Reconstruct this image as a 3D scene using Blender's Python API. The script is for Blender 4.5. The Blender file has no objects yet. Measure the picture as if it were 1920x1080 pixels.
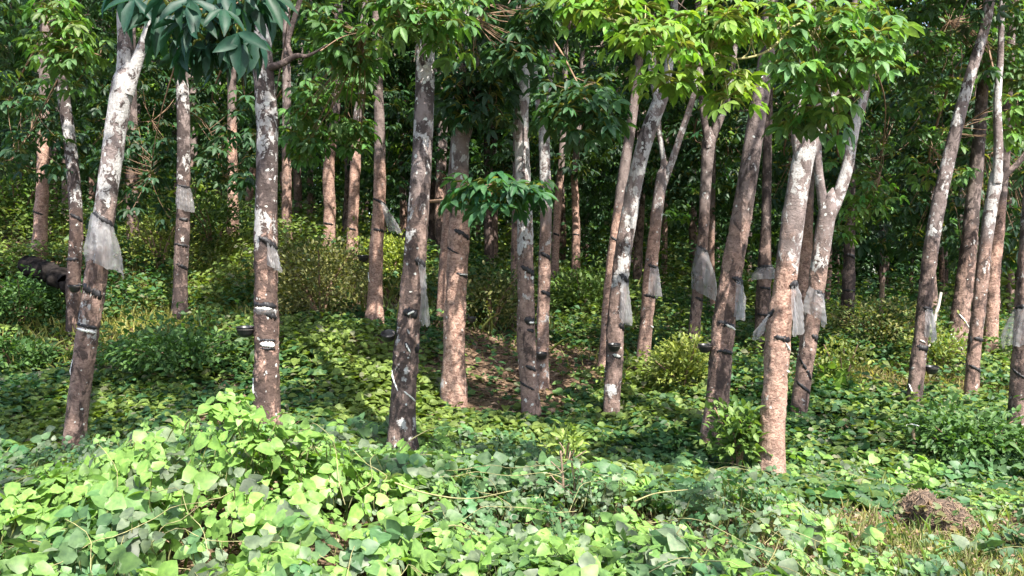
import bpy, math, random
import numpy as np
R = math.radians
scene = bpy.context.scene
COL = scene.collection
# ------------------------------------------------------------------ camera
F = 1800.0; CAMZ = 1.6
cam_d = bpy.data.cameras.new('camera'); cam = bpy.data.objects.new('camera', cam_d); COL.objects.link(cam)
cam.location = (0, 0, CAMZ); cam.rotation_euler = (R(90), 0, 0)
cam_d.sensor_width = 36; cam_d.lens = 36 * F / 1920; cam_d.clip_start = 0.05; cam_d.clip_end = 2000
scene.camera = cam
# ------------------------------------------------------------------ light
SUN = np.array([0.30, -0.52, 0.80]); SUN /= np.linalg.norm(SUN)
w = bpy.data.worlds.new('World'); scene.world = w; w.use_nodes = True
nt = w.node_tree; bg = nt.nodes['Background']
sky = nt.nodes.new('ShaderNodeTexSky'); sky.sky_type = 'NISHITA'; sky.sun_disc = False
sky.sun_elevation = math.asin(SUN[2]); sky.sun_rotation = math.atan2(SUN[0], SUN[1])
sky.air_density = 1.0; sky.dust_density = 2.0
nt.links.new(sky.outputs[0], bg.inputs[0]); bg.inputs[1].default_value = 0.14
sl = bpy.data.lights.new('sun', 'SUN'); sl.energy = 4.6; sl.angle = R(0.5); sl.color = (1.0, 0.95, 0.86)
so = bpy.data.objects.new('sun', sl); COL.objects.link(so); so.location = (0, 0, 30)
import mathutils
so.rotation_euler = mathutils.Vector(SUN).to_track_quat('Z', 'Y').to_euler()
vs = scene.view_settings; vs.view_transform = 'Standard'; vs.look = 'None'; vs.gamma = 1; vs.use_curve_mapping = False
vs.exposure = 1.7
scene.cycles.max_bounces = 8; scene.cycles.diffuse_bounces = 4; scene.cycles.transmission_bounces = 4
scene.cycles.transparent_max_bounces = 8; scene.cycles.use_denoising = True

# ------------------------------------------------------------------ numpy helpers
def rngf(s): return np.random.default_rng(s)
def _h(ix, iy, iz, seed):
    n = (ix * 374761393 + iy * 668265263 + iz * 2147483647 + seed * 974634777) & 0xffffffff
    n = ((n ^ (n >> 13)) * 1274126177) & 0xffffffff
    return ((n ^ (n >> 16)) & 0xffff) / 65535.0
def noise(x, y, z=0.0, seed=0):
    x, y, z = np.broadcast_arrays(np.asarray(x, float), np.asarray(y, float), np.asarray(z, float))
    ix, iy, iz = (np.floor(v).astype(np.int64) for v in (x, y, z))
    fx, fy, fz = x - ix, y - iy, z - iz
    fx, fy, fz = (f * f * (3 - 2 * f) for f in (fx, fy, fz))
    o = 0
    for dx in (0, 1):
        for dy in (0, 1):
            for dz in (0, 1):
                o = o + _h(ix + dx, iy + dy, iz + dz, seed) * (fx if dx else 1 - fx) * (fy if dy else 1 - fy) * (fz if dz else 1 - fz)
    return o
def fbm(x, y, z=0.0, seed=0, o=3):
    s = 0; a = 0.5; t = 0
    for k in range(o):
        s = s + a * noise(np.asarray(x) * 2**k, np.asarray(y) * 2**k, np.asarray(z) * 2**k, seed + k * 7); t += a; a *= .5
    return s / t
def sstep(a, b, x):
    t = np.clip((np.asarray(x, float) - a) / (b - a), 0, 1); return t * t * (3 - 2 * t)
def unit(v): return v / np.maximum(np.linalg.norm(v, axis=-1, keepdims=True), 1e-9)
def P(x, y, D): return np.array([(x - 960) / F * D, D, CAMZ - (y - 540) / F * D])

class MB:
    """collects geometry (verts, faces of one arity, colours, material index) for ONE mesh"""
    def __init__(s): s.v = []; s.f = []; s.c = []; s.n = 0
    def add(s, v, f, c, mi=0):
        v = np.asarray(v, float).reshape(-1, 3); f = np.asarray(f, np.int64)
        c = np.asarray(c, float)
        if c.ndim == 1: c = np.tile(c, (len(v), 1))
        if c.shape[1] == 3: c = np.concatenate([c, np.ones((len(c), 1))], 1)
        s.v.append(v); s.f.append((f + s.n, mi)); s.c.append(c); s.n += len(v)
    def mesh(s, name, mats, origin=(0, 0, 0), smooth=True):
        V = np.concatenate(s.v) - np.asarray(origin)
        me = bpy.data.meshes.new(name)
        lt = np.concatenate([np.full(len(f), f.shape[1]) for f, _ in s.f])
        lv = np.concatenate([f.ravel() for f, _ in s.f])
        mi = np.concatenate([np.full(len(f), m) for f, m in s.f])
        me.vertices.add(len(V)); me.vertices.foreach_set('co', V.ravel().astype(np.float32))
        me.loops.add(len(lv)); me.loops.foreach_set('vertex_index', lv.astype(np.int32))
        me.polygons.add(len(lt))
        me.polygons.foreach_set('loop_start', (np.cumsum(lt) - lt).astype(np.int32))
        me.polygons.foreach_set('loop_total', lt.astype(np.int32))
        me.polygons.foreach_set('material_index', mi.astype(np.int32))
        me.polygons.foreach_set('use_smooth', np.full(len(lt), smooth))
        a = me.attributes.new('col', 'FLOAT_COLOR', 'POINT')
        a.data.foreach_set('color', np.concatenate(s.c).ravel().astype(np.float32))
        for m in mats: me.materials.append(m)
        me.update(); me.validate()
        return me
    def build(s, name, mats, parent=None, origin=(0, 0, 0), smooth=True):
        if not isinstance(mats, (list, tuple)): mats = [mats]
        o = bpy.data.objects.new(name, s.mesh(name, mats, origin, smooth)); COL.objects.link(o)
        if parent is not None: o.parent = parent
        else: o.location = origin
        return o
def thing(name, label, cat, loc, group=None):
    o = bpy.data.objects.new(name, None); COL.objects.link(o); o.location = tuple(loc); o.empty_display_size = .2
    tag(o, label, cat, group); return o
def tag(o, label=None, cat=None, group=None, kind=None):
    if label: o['label'] = label
    if cat: o['category'] = cat
    if group: o['group'] = group
    if kind: o['kind'] = kind
    return o
def copy_tree(o, parent=None):
    c = o.copy(); COL.objects.link(c)
    if parent is not None: c.parent = parent
    for ch in list(o.children): copy_tree(ch, c)
    return c

# leaf templates: rows of (x, halfwidth)
def leaf_tmpl(rows, fold=.16, curl=-.25):
    v = [(0, 0, 0)]
    for x, hw in rows:
        z = curl * x * x
        v += [(x, hw, z + fold * hw), (x, 0, z), (x, -hw, z + fold * hw)]
    v.append((1, 0, curl)); f = [(0, 2, 1), (0, 3, 2)]
    for i in range(len(rows) - 1):
        a = 1 + 3 * i; b = a + 3
        f += [(a, a + 1, b + 1), (a, b + 1, b), (a + 1, a + 2, b + 2), (a + 1, b + 2, b + 1)]
    a = 1 + 3 * (len(rows) - 1); t = len(v) - 1
    f += [(a, a + 1, t), (a + 1, a + 2, t)]
    return np.array(v, float), np.array(f)
T_ROUND = leaf_tmpl([(-.04, .26), (.2, .48), (.5, .5), (.8, .25)], .2, -.22)
T_LOBE = leaf_tmpl([(-.03, .2), (.25, .5), (.45, .40), (.7, .3)], .2, -.2)
T_ELL = leaf_tmpl([(.22, .34), (.5, .5), (.78, .34)], .22, -.22)
T_FAR = leaf_tmpl([(.5, .5)], .3, -.2)
T_GRASS = leaf_tmpl([(.3, .5), (.65, .42)], .2, -.35)
def leaves(mb, tm, pos, d, nrm, L, W, col, mi=0):
    V, Fc = tm; n = len(pos)
    if n == 0: return
    d = unit(d); s = unit(np.cross(nrm, d)); nn = np.cross(d, s)
    L = np.broadcast_to(L, n)[:, None, None]; W = np.broadcast_to(W, n)[:, None, None]
    v = pos[:, None] + V[None, :, :1] * L * d[:, None] + V[None, :, 1:2] * W * s[:, None] + V[None, :, 2:] * L * nn[:, None]
    f = (Fc[None] + (np.arange(n) * len(V))[:, None, None]).reshape(-1, 3)
    mb.add(v.reshape(-1, 3), f, np.repeat(col, len(V), axis=0), mi)
def tube(mb, pts, rad, ns=8, col=(.1, .07, .05), mi=0, cap=True):
    pts = np.asarray(pts, float); n = len(pts); rad = np.broadcast_to(rad, n)
    t = np.gradient(pts, axis=0); t = unit(t)
    ref = np.array([0, 1, 0.]) if abs(np.mean(t[:, 1])) < .75 else np.array([0, 0, 1.])
    u = unit(np.cross(ref, t)); v = np.cross(t, u)
    a = np.arange(ns) / ns * 2 * np.pi
    ring = pts[:, None] + rad[:, None, None] * (np.sin(a)[None, :, None] * u[:, None] - np.cos(a)[None, :, None] * v[:, None])
    i = np.arange(n - 1)[:, None] * ns; j = np.arange(ns)[None]; k = (j + 1) % ns
    f = np.stack([i + j, i + k, i + ns + k, i + ns + j], -1).reshape(-1, 4)
    mb.add(ring.reshape(-1, 3), f, col, mi)
def curve(p, n):
    """Catmull-Rom through the rows of p"""
    p = np.asarray(p, float)
    if len(p) == 2: return p[0] + (p[1] - p[0]) * np.linspace(0, 1, n)[:, None]
    q = np.vstack([2 * p[0] - p[1], p, 2 * p[-1] - p[-2]]); m = len(p) - 1
    t = np.linspace(0, m - 1e-9, n); i = t.astype(int); f = (t - i)[:, None]
    a, b, c, d = q[i], q[i + 1], q[i + 2], q[i + 3]
    return .5 * (2 * b + (c - a) * f + (2 * a - 5 * b + 4 * c - d) * f**2 + (3 * b - a - 3 * c + d) * f**3)

# ------------------------------------------------------------------ materials
def newmat(name):
    m = bpy.data.materials.new(name); m.use_nodes = True; n = m.node_tree; n.nodes.clear()
    out = n.nodes.new('ShaderNodeOutputMaterial'); return m, n, out
def N(n, t, **k):
    x = n.nodes.new(t)
    for a, b in k.items():
        if hasattr(x, a): setattr(x, a, b)
        else: x.inputs[a].default_value = b
    return x
def ramp(n, src, stops):
    r = N(n, 'ShaderNodeValToRGB'); e = r.color_ramp.elements
    while len(e) < len(stops): e.new(.5)
    for k, (p, c) in zip(e, stops): k.position = p; k.color = (*c, 1) if len(c) == 3 else c
    n.links.new(src, r.inputs[0]); return r.outputs[0]
def mixc(n, fac, a, b, mode='MIX'):
    m = N(n, 'ShaderNodeMix', data_type='RGBA', blend_type=mode)
    for s, k in ((fac, 0), (a, 6), (b, 7)):
        if isinstance(s, (int, float)): m.inputs[k].default_value = s
        elif isinstance(s, tuple): m.inputs[k].default_value = (*s, 1)
        else: n.links.new(s, m.inputs[k])
    return m.outputs[2]
def math_(n, op, a, b=None, c=None, clamp=False):
    m = N(n, 'ShaderNodeMath', operation=op, use_clamp=clamp)
    for i, s in enumerate((a, b, c)):
        if s is None: continue
        if isinstance(s, (int, float)): m.inputs[i].default_value = s
        else: n.links.new(s, m.inputs[i])
    return m.outputs[0]
def maprange(n, v, a, b, c=0., d=1.):
    m = N(n, 'ShaderNodeMapRange', interpolation_type='SMOOTHSTEP'); n.links.new(v, m.inputs[0])
    for i, s in ((1, a), (2, b), (3, c), (4, d)):
        if isinstance(s, (int, float)): m.inputs[i].default_value = s
        else: n.links.new(s, m.inputs[i])
    return m.outputs[0]

def leafmat(name, trans=.38, rough=.42, spec=.5, warm=(1.5, 1.55, .55)):
    m, n, out = newmat(name)
    at = N(n, 'ShaderNodeAttribute', attribute_name='col')
    geo = N(n, 'ShaderNodeNewGeometry')
    ns = N(n, 'ShaderNodeTexNoise', Scale=40., Detail=3.); n.links.new(geo.outputs['Position'], ns.inputs['Vector'])
    c = mixc(n, 1.0, at.outputs['Color'], ramp(n, ns.outputs[0], [(.3, (.72, .74, .75)), (.7, (1.25, 1.2, 1.15))]), 'MULTIPLY')
    p = N(n, 'ShaderNodeBsdfPrincipled', Roughness=rough); p.inputs['Specular IOR Level'].default_value = spec
    n.links.new(c, p.inputs['Base Color'])
    t = N(n, 'ShaderNodeBsdfTranslucent'); n.links.new(mixc(n, 1.0, c, warm, 'MULTIPLY'), t.inputs[0])
    mx = N(n, 'ShaderNodeMixShader'); mx.inputs[0].default_value = trans
    n.links.new(p.outputs[0], mx.inputs[1]); n.links.new(t.outputs[0], mx.inputs[2]); n.links.new(mx.outputs[0], out.inputs[0])
    return m
M_LEAF = leafmat('rubber_leaf', .38, .5, .35); M_VINE = leafmat('vine_leaf', .36, .5, .45); M_UNDER = leafmat('undergrowth_leaf', .34, .55, .35)
M_DRY = leafmat('dry_leaf', .12, .8, .2, (1, 1, 1))

def barkmat(name):
    m, n, out = newmat(name)
    at = N(n, 'ShaderNodeAttribute', attribute_name='col')   # r: height/10, g: redness, b: lichen cover, a: dark patches
    sep = N(n, 'ShaderNodeSeparateColor'); n.links.new(at.outputs['Color'], sep.inputs[0])
    h = math_(n, 'MULTIPLY', sep.outputs[0], 10.); red = sep.outputs[1]; lich = sep.outputs[2]; dark = at.outputs['Alpha']
    tc = N(n, 'ShaderNodeTexCoord'); oi = N(n, 'ShaderNodeObjectInfo')
    off = math_(n, 'MULTIPLY', oi.outputs['Random'], 37.)
    add = N(n, 'ShaderNodeVectorMath', operation='ADD'); n.links.new(tc.outputs['Object'], add.inputs[0]); n.links.new(off, add.inputs[1])
    vec = add.outputs[0]
    def nz(scale, det=5., rough=.6, st=(1, 1, 1), dist=0.):
        mp = N(n, 'ShaderNodeMapping'); mp.inputs['Scale'].default_value = st; n.links.new(vec, mp.inputs[0])
        t = N(n, 'ShaderNodeTexNoise', Scale=scale, Detail=det, Roughness=rough, Distortion=dist); n.links.new(mp.outputs[0], t.inputs['Vector']); return t.outputs[0]
    big = nz(3.2, 3.); big2 = nz(2.1, 2.); mid = nz(11., 6., .65, (1, 1, .7)); fine = nz(60., 6., .7, (1, 1, .5)); crk = nz(20., 6., .7, (1, 1, 1.5), 1.2); st = nz(16., 5., .6, (1, 1, .22))
    base = mixc(n, maprange(n, mid, .35, .65), (.055, .037, .033), (.185, .135, .12))
    base = mixc(n, maprange(n, fine, .4, .75, 0, .6), base, (.22, .175, .155))
    # tapped panel: bark shaved and regrown, redder
    hh = math_(n, 'ADD', h, math_(n, 'MULTIPLY', math_(n, 'SUBTRACT', big, .5), 1.6))
    low = maprange(n, hh, 2.25, 1.75)
    rc = mixc(n, maprange(n, crk, .35, .65), (.18, .095, .07), (.52, .34, .265))
    base = mixc(n, math_(n, 'MULTIPLY', math_(n, 'MULTIPLY', low, red), maprange(n, mid, .25, .62, .35, 1.)), base, rc)
    up = maprange(n, math_(n, 'ADD', h, math_(n, 'MULTIPLY', math_(n, 'SUBTRACT', big2, .5), 3.)), 1.0, 2.8, .6, 1.)
    base = mixc(n, math_(n, 'MULTIPLY', math_(n, 'MULTIPLY', maprange(n, hh, 1.7, 2.4), lich), maprange(n, mid, .3, .7, .35, .95)), base, (.25, .21, .205))
    # dark algae and moss patches
    dk = nz(9., 6., .68, (1, 1, .6), .6)
    dth = math_(n, 'SUBTRACT', math_(n, 'ADD', .45, math_(n, 'MULTIPLY', big2, .22)), math_(n, 'MULTIPLY', math_(n, 'SUBTRACT', dark, .3), .26))
    base = mixc(n, maprange(n, dk, dth, math_(n, 'ADD', dth, .09), 0, .8), base, (.030, .022, .021))
    # pale lichen crusts
    ln = math_(n, 'ADD', math_(n, 'MULTIPLY', nz(13., 7., .7, (1, 1, .75), .4), .6), math_(n, 'MULTIPLY', nz(4.5, 3., .5, (1, 1, .6), .3), .4))
    th = math_(n, 'SUBTRACT', math_(n, 'ADD', .60, math_(n, 'MULTIPLY', big2, .26)), math_(n, 'MULTIPLY', math_(n, 'MULTIPLY', lich, up), .34))
    lf = maprange(n, ln, th, math_(n, 'ADD', th, .025))
    lc = mixc(n, maprange(n, fine, .3, .7), (.30, .28, .27), (.52, .51, .50))
    base = mixc(n, math_(n, 'MULTIPLY', lf, .9), base, lc)
    vo = N(n, 'ShaderNodeTexVoronoi', Scale=13.); vo.inputs['Randomness'].default_value = 1.
    wv = N(n, 'ShaderNodeVectorMath', operation='ADD'); n.links.new(vec, wv.inputs[0])
    wn = N(n, 'ShaderNodeTexNoise', Scale=14., Detail=3.); n.links.new(vec, wn.inputs['Vector'])
    ws = N(n, 'ShaderNodeVectorMath', operation='SCALE'); ws.inputs['Scale'].default_value = .05; n.links.new(wn.outputs['Color'], ws.inputs[0]); n.links.new(ws.outputs[0], wv.inputs[1])
    n.links.new(wv.outputs[0], vo.inputs['Vector']); vs_ = N(n, 'ShaderNodeSeparateColor'); n.links.new(vo.outputs['Color'], vs_.inputs[0])
    rad_ = math_(n, 'MULTIPLY', math_(n, 'MULTIPLY', maprange(n, vs_.outputs[0], .45, 1., 0, .42), lich), up)
    spot = maprange(n, math_(n, 'SUBTRACT', rad_, vo.outputs['Distance']), 0., .03)
    base = mixc(n, math_(n, 'MULTIPLY', spot, .9), base, (.58, .59, .56))
    sp = nz(17., 3., .5)
    base = mixc(n, math_(n, 'MULTIPLY', maprange(n, sp, .69, .71), math_(n, 'MULTIPLY', lich, .9), clamp=True), base, (.62, .63, .60))
    p = N(n, 'ShaderNodeBsdfPrincipled', Roughness=.85); p.inputs['Specular IOR Level'].default_value = .25
    n.links.new(base, p.inputs['Base Color'])
    hsum = math_(n, 'ADD', math_(n, 'MULTIPLY', crk, .9), math_(n, 'ADD', math_(n, 'MULTIPLY', st, .6), math_(n, 'MULTIPLY', fine, .35)))
    hsum = math_(n, 'ADD', hsum, math_(n, 'MULTIPLY', lf, .12))
    b = N(n, 'ShaderNodeBump', Strength=.9, Distance=.02); n.links.new(hsum, b.inputs['Height']); n.links.new(b.outputs[0], p.inputs['Normal'])
    n.links.new(p.outputs[0], out.inputs[0]); return m
M_BARK = barkmat('rubber_bark')
def simple(name, col, rough=.8, spec=.3, scale=20., var=.35, bump=.3):
    m, n, out = newmat(name); tc = N(n, 'ShaderNodeTexCoord')
    t = N(n, 'ShaderNodeTexNoise', Scale=scale, Detail=5.); n.links.new(tc.outputs['Object'], t.inputs['Vector'])
    c = mixc(n, 1., col, ramp(n, t.outputs[0], [(.3, (1 - var,) * 3), (.7, (1 + var,) * 3)]), 'MULTIPLY')
    p = N(n, 'ShaderNodeBsdfPrincipled', Roughness=rough); p.inputs['Specular IOR Level'].default_value = spec; n.links.new(c, p.inputs['Base Color'])
    b = N(n, 'ShaderNodeBump', Strength=bump, Distance=.01); n.links.new(t.outputs[0], b.inputs['Height']); n.links.new(b.outputs[0], p.inputs['Normal'])
    n.links.new(p.outputs[0], out.inputs[0]); return m
M_TAR = simple('black_tar', (.012, .011, .013), .55, .4, 50.)
M_CUP = simple('black_plastic', (.014, .014, .016), .4, .5, 12., .2, .1)
M_LATEX = simple('dried_latex', (.68, .67, .62), .5, .4, 40.)
M_TIN = simple('tin_spout', (.5, .5, .5), .5, .4, 40.)
M_WIRE = simple('wire', (.08, .07, .065), .5, .5)
M_TWIG = simple('twig_bark', (.20, .13, .085), .8, .2, 30.)
M_TWIGG = simple('green_twig', (.26, .24, .11), .7, .3, 30.)
M_WOOD = simple('dead_wood', (.24, .17, .12), .9, .2, 25., .5, .6)
M_MOUND = simple('mound_soil', (.075, .055, .043), .95, .1, 18., .55, 1.)
M_BURNT = simple('rotten_wood', (.020, .017, .016), 1., .02, 14., .6, .8)
def plasticmat():
    m, n, out = newmat('clear_plastic_sheet'); tc = N(n, 'ShaderNodeTexCoord')
    t = N(n, 'ShaderNodeTexNoise', Scale=9., Detail=5.); n.links.new(tc.outputs['Object'], t.inputs['Vector'])
    p = N(n, 'ShaderNodeBsdfPrincipled', Roughness=.3); n.links.new(ramp(n, t.outputs[0], [(.3, (.22, .21, .21)), (.7, (.38, .37, .38))]), p.inputs['Base Color'])
    p.inputs['Specular IOR Level'].default_value = .6
    b = N(n, 'ShaderNodeBump', Strength=.4, Distance=.02); n.links.new(t.outputs[0], b.inputs['Height']); n.links.new(b.outputs[0], p.inputs['Normal'])
    tl = N(n, 'ShaderNodeBsdfTranslucent'); tl.inputs[0].default_value = (.62, .62, .64, 1)
    tr = N(n, 'ShaderNodeBsdfTransparent')
    a = N(n, 'ShaderNodeMixShader'); a.inputs[0].default_value = .4; n.links.new(p.outputs[0], a.inputs[1]); n.links.new(tl.outputs[0], a.inputs[2])
    c = N(n, 'ShaderNodeMixShader'); n.links.new(ramp(n, t.outputs[0], [(.35, (.3,) * 3), (.65, (.68,) * 3)]), c.inputs[0])
    n.links.new(a.outputs[0], c.inputs[1]); n.links.new(tr.outputs[0], c.inputs[2]); n.links.new(c.outputs[0], out.inputs[0]); return m
M_PLAST = plasticmat()
def groundmat():
    m, n, out = newmat('forest_soil'); g = N(n, 'ShaderNodeNewGeometry')
    def nz(s, d=6.):
        t = N(n, 'ShaderNodeTexNoise', Scale=s, Detail=d, Roughness=.65); n.links.new(g.outputs['Position'], t.inputs['Vector']); return t.outputs[0]
    v = N(n, 'ShaderNodeTexVoronoi', Scale=16.); n.links.new(g.outputs['Position'], v.inputs['Vector'])
    a, b2 = nz(1.2), nz(22.)
    c = mixc(n, maprange(n, b2, .35, .65), (.045, .032, .022), (.19, .125, .08))
    vb = N(n, 'ShaderNodeRGBToBW'); n.links.new(v.outputs['Color'], vb.inputs[0]); c = mixc(n, .5, c, ramp(n, vb.outputs[0], [(.2, (.05, .035, .025)), (.8, (.26, .17, .11))]))
    c = mixc(n, maprange(n, a, .5, .7, 0, .6), c, (.05, .065, .025))
    p = N(n, 'ShaderNodeBsdfPrincipled', Roughness=.95); p.inputs['Specular IOR Level'].default_value = .1; n.links.new(c, p.inputs['Base Color'])
    b = N(n, 'ShaderNodeBump', Strength=.9, Distance=.03); n.links.new(math_(n, 'ADD', b2, v.outputs['Distance']), b.inputs['Height']); n.links.new(b.outputs[0], p.inputs['Normal'])
    n.links.new(p.outputs[0], out.inputs[0]); return m
M_SOIL = groundmat()

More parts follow.
